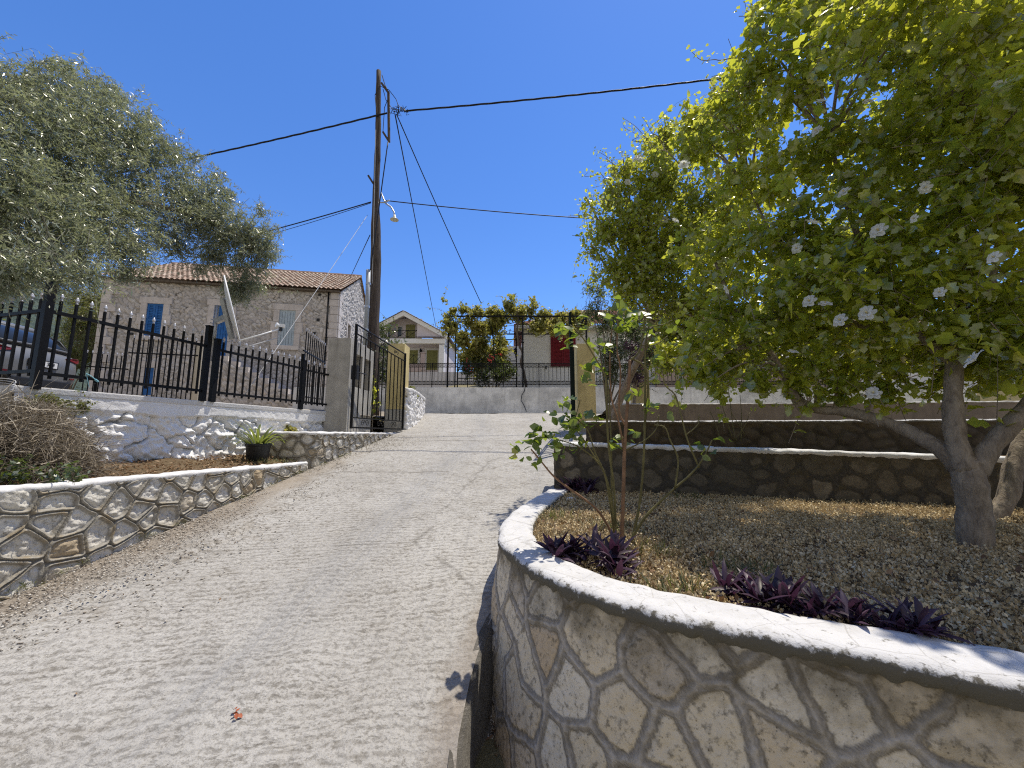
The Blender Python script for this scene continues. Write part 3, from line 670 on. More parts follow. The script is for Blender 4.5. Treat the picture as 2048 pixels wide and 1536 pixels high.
# whitewashed rubble wall carrying the fence
WA, WB = (-4.52, 3.45), (-3.56, 7.40)
t = empty('boundary_wall', (-4.0, 5.4, -.3), 'whitewashed rubble wall carrying the black picket fence', 'wall')
panel('rubble_face', [(-4.52, 3.45), (-3.56, 7.40)], -.55, .44, .014, .36, .22, 'white', m_whitewall, t, seed=51, merge=.25, warp=.07, k=110, topband=.20)
mb = MB(); d = Vector((WB[0] - WA[0], WB[1] - WA[1], 0)).normalized(); nrm = Vector((d.y, -d.x, 0))
a = Vector((*WA, 0)) - nrm * .10 - d * .02; b = Vector((*WB, 0)) - nrm * .10
mb.prism([a - nrm * .12 + Vector((0, 0, -.6)), a + nrm * .02 + Vector((0, 0, -.6)), a + nrm * .02 + Vector((0, 0, .36)), a + nrm * .155 + Vector((0, 0, .38)), a + nrm * .16 + Vector((0, 0, .445)), a - nrm * .12 + Vector((0, 0, .445))], b - a)
mb.part('coping', m_plaster, t, bevel=.012)
mb = MB(); e = Vector((-.97, .243, 0)); p0 = Vector((*WA, 0)) - nrm * .03 - d * .0
mb.prism([p0 + Vector((0, 0, -.6)), p0 + d * .2 + Vector((0, 0, -.6)), p0 + d * .2 + Vector((0, 0, .44)), p0 + Vector((0, 0, .44))], e * 5)
mb.part('return_wall', m_conc, t, bevel=.01)
# short whitewashed wall end behind the left gate
t = empty('stub_wall', (-2.55, 9.6, .2), 'short whitewashed stone wall end beside the left yellow pillar', 'wall')
panel('rubble_face', [(-2.78, 9.32), (-2.56, 9.34), (-2.52, 9.5), (-2.56, 10.4), (-2.75, 12)], .05, 1.10, .022, .34, .24, 'white', m_whitewall, t, seed=55, k=90, warp=.07, merge=.3)
cap_strip('cap', [(-2.79, 9.3), (-2.55, 9.32), (-2.50, 9.5), (-2.54, 10.4), (-2.73, 12)], .3, 1.15, m_plaster, t, res=.04, th=.1, oh=.02)
# street wall opposite
t = empty('street_wall', (0, 14, .8), 'long stained white retaining wall across the street at the top of the drive', 'wall')
mb = MB(); mb.box((4.5, 14.10, 1.15), (25, .22, 1.16)); mb.part('wall_body', m_conc_white, t, bevel=.01)
tag(MB().tube([(.48, 14.0, 1.74), (.46, 13.96, 1.6), (.36, 13.95, 1.45), (.33, 13.95, 1.25), (.44, 13.95, 1.05), (.5, 13.94, .9), (.52, 13.93, .84)], .014, 6).part('hose', m_cable, None, True), 'thin black pipe hanging down the face of the street wall', 'pipe')
# pale retaining wall up the slope under the gabled house
mb = MB(); mb.box((-5.6, 26, 3.4), (12, .25, 1.7)); o = mb.part('retaining_wall', m_plaster); tag(o, 'pale grey retaining wall below the gabled house', 'wall')
# ------------------------------------------------------------------ picket fences
def pt(A, d, s, z): return (A[0] + d[0] * s, A[1] + d[1] * s, z)
def spear(mb, p, h=.075, r=.014):
    x, y, z = p
    mb.lathe([(.003, 0), (r * .7, h * .1), (r * .45, h * .22), (r * .55, h * .3), (r, h * .5), (r * .55, h * .8), (.001, h)], (x, y, z), 7)
def fence(name, A, B, n, zb, zt_, label, posts=(), rails=(.12, .86), w=.02, tip=True, group=None, pw=.06, spear_h=.08, slopes=(0, 0)):
    A = Vector((*A, 0)); B = Vector((*B, 0)); L = (B - A).length; d = (B - A) / L
    t = empty(name, (A.x, A.y, zb), label, 'fence', group)
    H = zt_ - zb
    for k in rails:
        mb = MB(); mb.bar(pt(A, d, 0, zb + H * k), pt(A, d, L, zb + slopes[0] + H * k), .032, .032); mb.part('rail', m_iron, t)
    bar_me = tip_me = None
    mb0 = MB(); mb0.bar((0, 0, .0), (0, 0, H), w); 
    mt = MB(); spear(mt, (0, 0, H), spear_h, .0175)
    bm_ = mb0.mesh('picket'); tm_ = mt.mesh('spear_tip'); bm_.materials.append(m_iron); tm_.materials.append(m_silver)
    for i in range(n):
        s = L * (i + .75) / (n + .5)
        p = pt(A, d, s, zb + slopes[0] * s / L)
        o = bpy.data.objects.new('picket', bm_); C.objects.link(o); o.parent = t
        o.location = Vector(p) - t.location
        if tip:
            q = bpy.data.objects.new('spear_tip', tm_); C.objects.link(q); q.parent = o
    for s, lo, hi in posts:
        mb = MB(); p = pt(A, d, s, 0)
        mb.box((p[0], p[1], (lo + hi) / 2), (pw, pw, hi - lo), math.atan2(d.y, d.x)); mb.box((p[0], p[1], hi + .005), (pw * 1.15, pw * 1.15, .012), math.atan2(d.y, d.x)); mb.part('post', m_iron, t)
    return t
fd = Vector((.236, .972, 0))
FA = (-4.44, 3.55)
def fs(u, v): return on_wall(u, v, FA, (fd.x, fd.y))[0]
sB = fs(405, 790); sC = fs(601, 810)
def fp(s): return (FA[0] + fd.x * s, FA[1] + fd.y * s)
fence('picket_fence', FA, fp(sB), 13, .53, 1.30, 'black picket fence panel with silver spear tips in front of the parked car', [(0, .42, 1.47), (sB, .44, 1.45)], (.06, .84), .019)
fence('picket_fence', fp(sB + .13), fp(sC), 13, .53, 1.28, 'black picket fence panel with silver spear tips below the satellite dish', [(.0, .44, 1.30), (sC - sB - .13, .44, 1.30)], (.06, .84), .019)
fence('picket_fence', fp(sC + .02), fp(sC + .02 + .62), 4, .53, 1.26, 'short black picket fence panel against the concrete pillar', [], (.06, .84), .019)
e = Vector((-.97, .243, 0))
fence('picket_fence', FA, (FA[0] + e.x * 3, FA[1] + e.y * 3), 20, .55, 1.30, 'black picket fence turning away to the left at the corner post', [(3, .4, 1.4)], (.06, .84), .019)
# inner fences of the yard
def atY(u, Y): return (ray(u, 700)[0] * Y, Y)
fence('yard_fence', atY(168, 10.6), atY(262, 11.2), 9, zyard(10.6) + .12, 2.30, 'low yard fence of thin black bars left of the yard gate', [(.32, .9, 2.5)], (.1, .75), .018, spear_h=.09)
fence('yard_gate', atY(258, 10.2), atY(398, 10.6), 14, zyard(10.2) + .1, 2.62, 'tall yard gate of thin black bars in front of the stone house', [], (.1, .78), .018, spear_h=.09)
fence('yard_fence', atY(607, 9.0), atY(652, 11.4), 11, zyard(9) + .15, 2.50, 'yard fence of thin black bars behind the concrete pillar', [(0, .8, 1.9)], (.1, .72), .018, spear_h=.09, slopes=(.15, 0))
mb = MB(); p = atY(404, 10.7); mb.box((p[0], p[1], 1.55), (.22, .22, 2.0)); tag(mb.part('gate_post', m_paleplaster, None, bevel=.01), 'pale plastered gate post at the foot of the stone stairs', 'post')

# ------------------------------------------------------------------ concrete pillar with two meter niches
def pillar():
    t = empty('concrete_pillar', (-3.35, 7.9, .02), 'bare concrete pillar with two open meter niches in its side', 'pillar')
    x0, x1, y0, y1, z0, z1 = -3.56, -3.13, 7.30, 8.55, .02, 1.87
    mb = MB(); rx = -3.36                      # solid behind, frame around the niches in front
    ni = [(7.52, 7.92), (8.06, 8.40)]; nz0, nz1 = .95, 1.62
    mb.box(((x0 + rx) / 2, (y0 + y1) / 2, (z0 + z1) / 2), (rx - x0, y1 - y0, z1 - z0))
    cx = (rx + x1) / 2; w = x1 - rx
    mb.box((cx, (y0 + y1) / 2, (z0 + nz0) / 2), (w, y1 - y0, nz0 - z0)); mb.box((cx, (y0 + y1) / 2, (z1 + nz1) / 2), (w, y1 - y0, z1 - nz1))
    for a, b in ((y0, ni[0][0]), (ni[0][1], ni[1][0]), (ni[1][1], y1)): mb.box((cx, (a + b) / 2, (nz0 + nz1) / 2), (w, b - a, nz1 - nz0))
    mb.part('shaft', m_conc, t)
    for a, b in ni:
        m2 = MB(); m2.box((rx + .012, (a + b) / 2, (nz0 + nz1) / 2), (.02, b - a - .01, nz1 - nz0 - .01)); bx = m2.part('niche', m_black, t)
        m2 = MB(); m2.box((rx + .05, (a + b) / 2 + .02, 1.38), (.07, .2, .26)); m2.box((rx + .09, (a + b) / 2 + .02, 1.41), (.01, .13, .12)); m2.subpart('meter', m_galv, bx, bevel=.006)
pillar()
def yellow(name, c, size, label, base=None):
    t = empty(name, (c[0], c[1], c[2] - size[2] / 2), label, 'pillar', 'yellow gate pillars')
    mb = MB(); mb.box(c, size); mb.part('shaft', m_yellow, t, bevel=.012)
    if base:
        m2 = MB(); m2.box((c[0] - .01, c[1], c[2] - size[2] / 2 - base / 2), (size[0] + .03, size[1] + .03, base)); m2.part('plinth', m_conc, t, bevel=.02)
    else:
        m2 = MB(); m2.box((c[0], c[1], c[2] - size[2] / 2 + .03), (size[0] + .02, size[1] + .02, .10)); m2.part('plinth', m_conc, t, bevel=.01)
yellow('gate_pillar', (-2.80, 9.35, 1.40), (.40, .46, 1.60), 'yellow gate pillar left of the drive, behind the open iron gate', .55)
yellow('gate_pillar', (1.76, 9.20, 1.12), (.42, .42, 2.1), 'yellow gate pillar right of the drive, beside the green gate edge')
yellow('gate_pillar', (3.55, 10.6, 1.45), (.40, .40, 1.6), 'yellow pillar in the shade behind the terrace walls')

# ------------------------------------------------------------------ gate leaves
def scroll(mb, c, d, r, turns=1.3, flip=1, rad=.006, up=1):
    pts = []
    for i in range(22):
        k = i / 21; a = k * turns * 2 * math.pi; q = r * (1 - .8 * k)
        pts.append(Vector(c) + Vector(d) * flip * q * math.cos(a) + Vector((0, 0, up * q * math.sin(a))))
    mb.tube(pts, rad, 5)
def gate(name, near, hinge, zb, zn, zh, n, m, label):
    A = Vector((*near, 0)); B = Vector((*hinge, 0)); L = (B - A).length; d = (B - A) / L
    t = empty(name, (A.x, A.y, zb), label, 'gate', 'leaves of the drive gate')
    P = lambda s, z: Vector(pt(A, d, s, z))
    top = lambda s, o=0: zh + (zn - zh) * (1 - s / L) ** 1.05 - o
    fr = MB(); fr.bar(P(0, zb), P(0, zn), .042); fr.bar(P(L, zb), P(L, zh + .02), .042); fr.bar(P(0, zb + .02), P(L, zb + .02), .045, .03)
    fr.part('frame', m, t)
    tr = MB(); tr.tube([P(L * i / 12, top(L * i / 12)) for i in range(13)], .015, 6); tr.part('top_rail', m, t)
    tr = MB(); tr.tube([P(L * i / 12, top(L * i / 12, .17)) for i in range(13)], .013, 6); tr.part('lower_rail', m, t)
    tr = MB(); tr.bar(P(0, zb + .2), P(L, zb + .2), .02); tr.part('bottom_rail', m, t)
    for i in range(n):
        s = L * (i + 1) / (n + 1); b_ = MB(); b_.bar(P(s, zb + .2), P(s, top(s, .17)), .018); b_.part('bar', m, t)
    for f in (.22, .5, .78):
        z = top(L * f, .085)
        for o_, z_, r_, fl in ((-.06, z, .055, 1), (.06, z, .055, -1), (-.07, zb + .11, .07, 1), (.07, zb + .11, .07, -1)):
            sc = MB(); scroll(sc, P(L * f + o_, z_), d, r_, 1.4, fl); sc.part('scroll', m, t)
    return t, P, L
hx = ray(806, 760)[0]
gt, P, L = gate('iron_gate', (-2.92, 7.02), (-2.56, 9.05), .115, 2.06, 1.92, 11, m_iron, 'open black iron gate leaf with scrolls, left of the drive')
lk = MB(); lk.box(P(.03, 1.15), (.07, .12, .26), math.atan2(2.03, .36)); lk.tube([P(.05, 1.17), P(.42, 1.17)], .013, 6); lk.part('lock', m_black, gt)
gate('iron_gate', (1.09, 6.98), (1.46, 9.0), .10, 2.28, 1.98, 11, m_green_iron, 'dark green gate leaf seen edge-on at the right of the drive')

# ------------------------------------------------------------------ utility pole
def upole():
    b = at(747, 690, 10.0); tp = at(758, 142, 10.0)
    t = empty('utility_pole', (b[0], 10, .6), 'tall weathered wooden utility pole with a hooked lamp', 'utility pole')
    def px(z): k = (z - b[2]) / (tp[2] - b[2]); return b[0] + (tp[0] - b[0]) * k
    n = 30; mb = MB(); zs = [.3 + (tp[2] - .3) * i / n for i in range(n + 1)]
    mb.tube([(px(z) + .012 * math.sin(z * 1.7), 10 + .012 * math.cos(z * 1.3), z) for z in zs], [float(np.interp(z, [0, 3.5, 5.6, 6.6, 10.6], [.17, .15, .13, .09, .066])) + .006 * math.sin(i * 2.1) for i, z in enumerate(zs)], 14); mb.part('mast', m_pole, t, True)
    q = lambda u, v, Y=9.85: at(u, v, Y)
    mb = MB(); mb.bar(q(763, 166), q(777, 186), .05); mb.bar(q(777, 184), q(778, 284), .06, .06); mb.bar(q(778, 283), q(766, 264), .05); mb.part('bracket', m_pole, t)
    mb = MB(); mb.bar(q(737, 352), q(746, 366), .08, .05); mb.part('step_peg', m_pole, t)
    mb = MB(); mb.tube([q(730, 690, 9.72), q(735, 600, 9.72), (q(737, 540, 9.72))], .058, 12); mb.part('conduit', m_gutterpipe, t, True)
    mb = MB()
    for v, u in ((568, 736.5), (614, 734.5), (660, 732)): 
        c = Vector(q(u, v, 9.72)); mb.tube([c - Vector((0, 0, .03)), c + Vector((0, 0, .03))], .068, 12)
    mb.part('conduit_clamp', m_galv, t)
    mb = MB(); mb.tube([q(762, 385, 9.82), q(767, 398, 9.82), q(772, 407, 9.8), q(782, 414, 9.7), q(788, 424, 9.65), q(789, 433, 9.6)], .022, 7); arm = mb.part('lamp_arm', m_galv, t, True)
    c = Vector(q(789, 434, 9.6)); mb = MB()
    mb.lathe([(.025, .06), (.04, .0), (.05, -.03), (.075, -.05), (.108, -.072), (.112, -.08), (.098, -.075), (.03, -.05)], c, 20); mb.part('lamp_shade', simple('cream_enamel', (.62, .62, .5), .35, .5), t, True)
    mb = MB(); r = np.random.default_rng(5)
    for k in range(16):
        p = Vector(q(786 + k * 1.9, 222 + r.uniform(-6, 5), 9.75)); pts = [p + Vector((r.uniform(-.1, .1), r.uniform(-.06, .06), r.uniform(-.1, .1))) for _ in range(5)]; mb.tube(pts, .008, 4)
    for a in ((752, 205), (775, 172), (796, 214)): pass
    mb.tube([q(752, 215), q(750, 190), q(760, 172), q(778, 180), q(792, 198), q(798, 215)], .01, 5); mb.tube([q(766, 178), q(772, 200), q(785, 218), q(801, 220)], .01, 5)
    mb.tube([q(766, 262), q(769, 215), q(775, 200)], .01, 5); mb.tube([q(764, 150), q(770, 170), q(776, 182)], .012, 5)
    mb.part('wire_tangle', m_cable, t)
    mb = MB(); mb.tube([(px(z) - .02, 9.87 - .012 * z / 8 + (.04 * z / 10), z) for z in (3, 5, 7, 8.6)], .012, 5); mb.tube([q(757, 405, 9.84), q(770, 405, 9.8), q(779, 400, 9.75)], .018, 5); mb.part('pole_cable', m_greycable, t)
upole()
def cable(P0, P1, sag, rad, label, m=m_cable, cat='cable', n=24, twist=0, name='overhead_cable', mid=None):
    P0 = Vector(P0); P1 = Vector(P1); mb = MB()
    def pos(k): return P0.lerp(P1, k) - Vector((0, 0, sag * 4 * k * (1 - k)))
    if twist:
        n = 160
        for ph in (0, 2.1, 4.2):
            mb.tube([pos(i / n) + Vector((0, math.sin(i * twist + ph) * rad * .8, math.cos(i * twist + ph) * rad * .8)) for i in range(n + 1)], rad * .75, 5)
    else: mb.tube([pos(i / n) for i in range(n + 1)], rad, 5)
    return tag(mb.part(name, m, None, True), label, cat, 'overhead wires at the utility pole')
pA = at(768, 227, 9.88); 
cable(at(808, 222, 9.8), at(1830, 105, 9.0), .12, .017, 'thick twisted black cable running right from the pole top', twist=.3)
cable(at(774, 226, 9.86), at(100, 372, 12.0), .10, .017, 'thick twisted black cable running left from the pole top to the olive tree', twist=.3)
cable(at(771, 401, 9.8), at(1400, 447, 10.5), .10, .014, 'thin black wire running right at lamp height')
cable(at(742, 404, 9.9), at(380, 500, 12.5), .06, .016, 'thin black wire running left at lamp height')
cable(at(742, 406, 9.9), at(380, 508, 12.5), .10, .008, 'hair-thin wire just below the left lamp-height wire')
cable(at(790, 228, 9.8), at(872, 655, 30), .0, .018, 'drop wire from the pole down to the gabled house')
cable(at(793, 228, 9.8), at(962, 606, 16.4), .06, .016, 'drop wire from the pole down to the pergola')
cable(at(776, 284, 9.8), at(741, 540, 9.7), -.02, .016, 'black wire hanging straight down the pole to its conduit', n=8)
cable(at(740, 470, 9.8), at(700, 556, 16.5), .0, .012, 'wire from the pole down to the gable of the stone house', n=8)
cable(at(735, 430, 9.8), at(482, 800, 5.6), .02, .006, 'pale thin wire slanting from the pole across the stone house to the white wall', m_greycable, n=20)

# ------------------------------------------------------------------ satellite dish on the fence post
def dish():
    c = Vector(at(461, 618, 5.15)); nrm = Vector((.815, .515, .26)).normalized()
    t = empty('satellite_dish', (c.x - .25, c.y, 1.2), 'white satellite dish seen edge-on, on a mast above the picket fence', 'satellite dish')
    up = Vector((0, 0, 1)); xh = nrm.cross(up).normalized(); yh = xh.cross(nrm)
    Mr = Matrix((xh, yh, nrm)).transposed()
    mb = MB(); prof = []
    for i in range(9): r = .44 * i / 8; prof.append((max(r, .001), .045 * (r / .44) ** 2 - .02))
    prof += [(.452, .026), (.452, .01)]
    for i in range(8, -1, -1): r = .44 * i / 8; prof.append((max(r, .001), .045 * (r / .44) ** 2 - .034))
    mb.lathe(prof, c, 40, Mr); mb.part('reflector', m_whitepaint, t, True)
    back = c - nrm * .06
    mb = MB(); mx, my = c.x - .205, c.y - .02
    mx, my, _ = at(432, 640, 5.17)
    mb.tube([(mx, my, 1.0), (mx + .0, my, 1.79)], .024, 10); mb.part('mast', m_galv, t, True)
    mb = MB(); mb.bar((mx, my, 1.56), tuple(c - nrm * .05 - yh * .10), .05, .07); mb.bar(tuple(back + yh * .15), tuple(back - yh * .42), .05, .06); mb.part('bracket', m_galv, t)
    mb = MB()
    for z in (1.535, 1.585): mb.tube([(mx - .05, my - .03, z), (mx - .05, my + .03, z), (mx + .04, my + .03, z)], .006, 5)
    mb.part('clamp', m_galv, t)
    bot = c - yh * .45 + nrm * .03; l = Vector(at(562, 653, 5.62))
    mb = MB(); mb.tube([bot, bot.lerp(l, .5) - Vector((0, 0, .02)), l - Vector((0, 0, .03))], .011, 6); mb.part('feed_arm', m_whitepaint, t, True)
    mb = MB(); mb.tube([l + (c - l).normalized() * .07, l + (c - l).normalized() * .02], [.04, .02], 12); mb.box(l + Vector((0, 0, .01)), (.1, .05, .05), .5); mb.part('receiver', m_whitepaint, t)
    mb = MB(); mb.tube([l, l - Vector((0, 0, .07))], .025, 8); mb.part('receiver_plug', m_black, t)
    mb = MB(); g = bot - Vector((0, 0, .07)); mb.tube([l + Vector((.02, 0, -.02)), l - Vector((.03, 0, .17)), l.lerp(g, .4) - Vector((0, 0, .12)), g + Vector((.07, 0, -.03)), g + Vector((-.0, 0, -.01)), bot], .008, 5); mb.part('signal_cable', m_greycable, t, True)
dish()
# ------------------------------------------------------------------ wire coil and blue tie on the fence
mb = MB(); c = Vector(at(4, 768, 3.35))
for k in range(4): mb.tube([c + Vector((.11 * math.cos(a) * (1 - .05 * k), .02 * math.sin(a * 2), .05 * math.sin(a) - .02 * k)) for a in np.linspace(0, 6.28, 20)], .004, 5)
tag(mb.part('wire_coil', m_greycable, None, True), 'loose coil of pale wire on the end of the white wall', 'wire')
s, z = on_wall(168, 747, FA, (fd.x, fd.y)); p = Vector((*fp(s), z)) + Vector((.02, 0, 0))
mb = MB(); mb.tube([p, p + Vector((.015, .035, -.02)), p + Vector((.02, .075, -.05))], .005, 6); mb.tube([p + Vector((.02, .075, -.05)), p + Vector((.02, .105, -.07))], .010, 6); mb.tube([p, p + Vector((.01, .02, -.08)), p + Vector((.015, .035, -.14))], .0025, 5)
tag(mb.part('cord', simple('pale_blue_cord', (.25, .52, .62), .6), None), 'pale blue cord tied to the lower fence rail', 'cord')

# ------------------------------------------------------------------ car
def car():
    paint = Mat('silver_car_paint').bsdf((.15, .152, .152), .4, .35, .1, None, Coat_Weight=.25, Coat_Roughness=.15)
    glass = Mat('car_glass').bsdf((.02, .024, .028), .12, .35, 0)
    red = Mat('red_lamp').bsdf((.13, .006, .008), .25, .3, 0)
    blk = m_black; crm = Mat('chrome').bsdf((.8, .8, .82), .1, .5, 1)
    plate = Mat('plate_white').bsdf((.72, .72, .70), .4, .3); blue = Mat('plate_blue').bsdf((.03, .09, .42), .4, .3); yel = Mat('plate_yellow').bsdf((.7, .55, .1), .4, .3)
    g0 = .70
    t = empty('parked_car', (-9.35, 7.55, g0), 'silver hatchback parked behind the picket fence, seen from the rear', 'car', rz=R_(180 + 8))
    inv = Matrix.Rotation(R_(180 + 8), 4, 'Z'); inv.translation = Vector((-9.35, 7.55, g0))
    def put(mb, name, m, smooth=False, bevel=0, parent=None, subd=0):
        me = mb.mesh(name, bevel); me.transform(inv)
        o = link(name, me, m, t, smooth) if parent is None else sub(name, me, m, parent, smooth)
        if subd: md = o.modifiers.new('s', 'SUBSURF'); md.levels = md.render_levels = subd
        return o
    # x forward, rear at x=0
    def loft(secs):
        mb = MB(); n = len(secs[0]); vs = [p for s_ in secs for p in s_]; fs = []
        for i in range(len(secs) - 1):
            for k in range(n): a = i * n + k; b = i * n + (k + 1) % n; fs.append((a, b, b + n, a + n))
        fs.append(tuple(range(n))); fs.append(tuple(range((len(secs) - 1) * n, len(secs) * n)))
        return mb.add(vs, fs)
    def ring(x, w, zb, zm, zs, wt): # lower body section
        h = [(w * .88, zb), (w, zb + .16), (w * 1.0, zm), (w * .985, zs - .08), (wt, zs)]
        return [(x, y, z) for y, z in h] + [(x, -y, z) for y, z in reversed(h)]
    body = loft([ring(.0, .60, .36, .58, .74, .50), ring(.03, .72, .30, .60, .84, .62), ring(.13, .83, .25, .62, 1.0, .74), ring(.32, .90, .24, .66, 1.06, .80), ring(.8, .92, .24, .7, 1.05, .80), ring(1.9, .92, .24, .7, 1.02, .80), ring(3.0, .91, .24, .7, .99, .80), ring(3.5, .9, .24, .68, .95, .78), ring(4.15, .82, .26, .6, .82, .68), ring(4.35, .66, .34, .55, .7, .5)])
    put(body, 'body', paint, True, subd=2)
    cab = loft([[(.20, y, z) for y, z in ((.72, 1.0), (.66, 1.10), (.5, 1.12))] + [(.20, -y, z) for y, z in ((.5, 1.12), (.66, 1.10), (.72, 1.0))],
                [(.42, y, z) for y, z in ((.79, 1.0), (.68, 1.28), (.5, 1.34))] + [(.42, -y, z) for y, z in ((.5, 1.34), (.68, 1.28), (.79, 1.0))],
                [(.78, y, z) for y, z in ((.81, 1.0), (.65, 1.46), (.5, 1.53))] + [(.78, -y, z) for y, z in ((.5, 1.53), (.65, 1.46), (.81, 1.0))],
                [(1.8, y, z) for y, z in ((.81, 1.0), (.66, 1.5), (.5, 1.59))] + [(1.8, -y, z) for y, z in ((.5, 1.59), (.66, 1.5), (.81, 1.0))],
                [(2.5, y, z) for y, z in ((.81, .98), (.64, 1.44), (.48, 1.53))] + [(2.5, -y, z) for y, z in ((.48, 1.53), (.64, 1.44), (.81, .98))],
                [(3.3, y, z) for y, z in ((.78, .94), (.7, .98), (.5, 1.0))] + [(3.3, -y, z) for y, z in ((.5, 1.0), (.7, .98), (.78, .94))]])
    put(cab, 'cabin_glass', glass, True)
    rf = loft([[(x, y, z + .012) for y, z in ((.66, zz - .07), (.5, zz))] + [(x, -y, z + .012) for y, z in ((.5, zz), (.66, zz - .07))] for x, zz in ((.62, 1.475), (.78, 1.535), (1.8, 1.595), (2.45, 1.545))])
    put(rf, 'roof', paint, True)
    mb = MB(); mb.tube([(.165, y, 1.075 - .03 * abs(y)) for y in np.linspace(-.66, .66, 9)], .022, 8); put(mb, 'tailgate_lip', paint, True)
    mb = MB()
    for x in (.80,):
        for sgn in (1, -1): mb.tube([(.19, sgn * .70, 1.04), (.42, sgn * .705, 1.3), (.78, sgn * .665, 1.475), (1.8, sgn * .672, 1.515), (2.5, sgn * .655, 1.455), (3.3, sgn * .74, .98)], .022, 6)
    put(mb, 'window_trim', blk, True)
    for sgn in (1, -1):
        mb = MB(); mb.prism([(.075, sgn * .50, .88), (.08, sgn * .50, .91), (.10, sgn * .74, .945), (.17, sgn * .835, .93), (.165, sgn * .84, .86), (.085, sgn * .72, .83)], (-.045, sgn * .012, 0)); put(mb, 'tail_light', red, bevel=.01)
        mb = MB(); mb.prism([(-.005, sgn * .55, .46), (.05, sgn * .70, .47), (.05, sgn * .70, .50), (-.005, sgn * .55, .49)], (-.02, 0, 0)); put(mb, 'reflector', red)
    mb = MB(); mb.prism([(-.012, -.55, .24), (-.012, .55, .24), (-.012, .62, .40), (-.012, -.62, .40)], (.08, 0, 0)); put(mb, 'lower_bumper', blk, bevel=.02)
    mb = MB(); mb.box((-.008, 0, .70), (.02, .56, .15)); pl = put(mb, 'number_plate', blk, bevel=.004)
    mb = MB(); mb.box((-.021, .0, .70), (.006, .50, .11)); put(mb, 'plate_face', plate, parent=pl)
    mb = MB(); mb.box((-.026, .228, .70), (.006, .045, .11)); put(mb, 'plate_band', blue, parent=pl)
    mb = MB(); mb.box((-.026, .025, .68), (.006, .06, .05)); put(mb, 'plate_sticker', yel, parent=pl)
    cu = bpy.data.curves.new('plate_text', 'FONT'); cu.body = 'IN   334'; cu.size = .105; cu.align_x = 'CENTER'; cu.align_y = 'CENTER'; cu.extrude = .001
    tx = bpy.data.objects.new('plate_text', cu); C.objects.link(tx)
    tx.matrix_world = inv @ Matrix.Translation((-.0285, -.02, .703)) @ Matrix(((0, 0, -1, 0), (-1, 0, 0, 0), (0, 1, 0, 0), (0, 0, 0, 1)))
    bpy.context.view_layer.update(); me = bpy.data.meshes.new_from_object(tx.evaluated_get(bpy.context.evaluated_depsgraph_get())); me.transform(tx.matrix_world); bpy.data.objects.remove(tx); me.materials.clear()
    sub('plate_lettering', me, blk, pl)
    mb = MB(); mb.tube([(.045, .07 * math.cos(a), .915 + .07 * math.sin(a)) for a in np.linspace(0, 6.283, 25)], .009, 6); mb.box((.04, 0, .915), (.01, .15, .022)); put(mb, 'badge', crm)
    for x in (.78, 3.45):
        for sgn in (1, -1):
            mb = MB(); Mx = Matrix.Rotation(R_(90), 3, 'X'); mb.lathe([(.2, -.1), (.31, -.1), (.335, -.06), (.335, .06), (.31, .1), (.2, .1)], (x, sgn * .83, .335), 24, Mx); w_ = put(mb, 'wheel', blk, True)
            mb = MB(); mb.lathe([(.02, .08), (.2, .09), (.2, -.09), (.02, -.08)], (x, sgn * .83, .335), 16, Mx); put(mb, 'rim', m_galv, parent=w_)
car()
# ------------------------------------------------------------------ tiled roofs
def m_tile(name, stops):
    M = Mat(name); v = M.co(); r = M.attr('rnd'); g = M.attr('gap'); n = M.noise(v, 6, 6, .65); n2 = M.noise(v, 30, 5, .6)
    c = M.ramp(r, stops); c = M.mix(M.ramp(n, [(.42, 0), (.68, .7)]), c, (.20, .14, .10)); c = M.mix(M.ramp(n2, [(.6, 0), (.72, .5)]), c, (.55, .47, .38))
    c = M.mix(M.math('MULTIPLY', g, .75), c, (.14, .075, .05))
    return M.bsdf(c, .85, .2, 0, M.bump(n2, .4, .01))
m_oldtile = m_tile('old_clay_tile', [(0, (.46, .315, .23)), (.4, (.56, .42, .32)), (.75, (.62, .52, .42)), (1, (.38, .27, .20))])
m_newtile = m_tile('red_clay_tile', [(0, (.36, .15, .10)), (.5, (.46, .22, .15)), (1, (.55, .33, .25))])
m_greytile = m_tile('pale_grey_tile', [(0, (.42, .40, .42)), (1, (.52, .50, .51))])
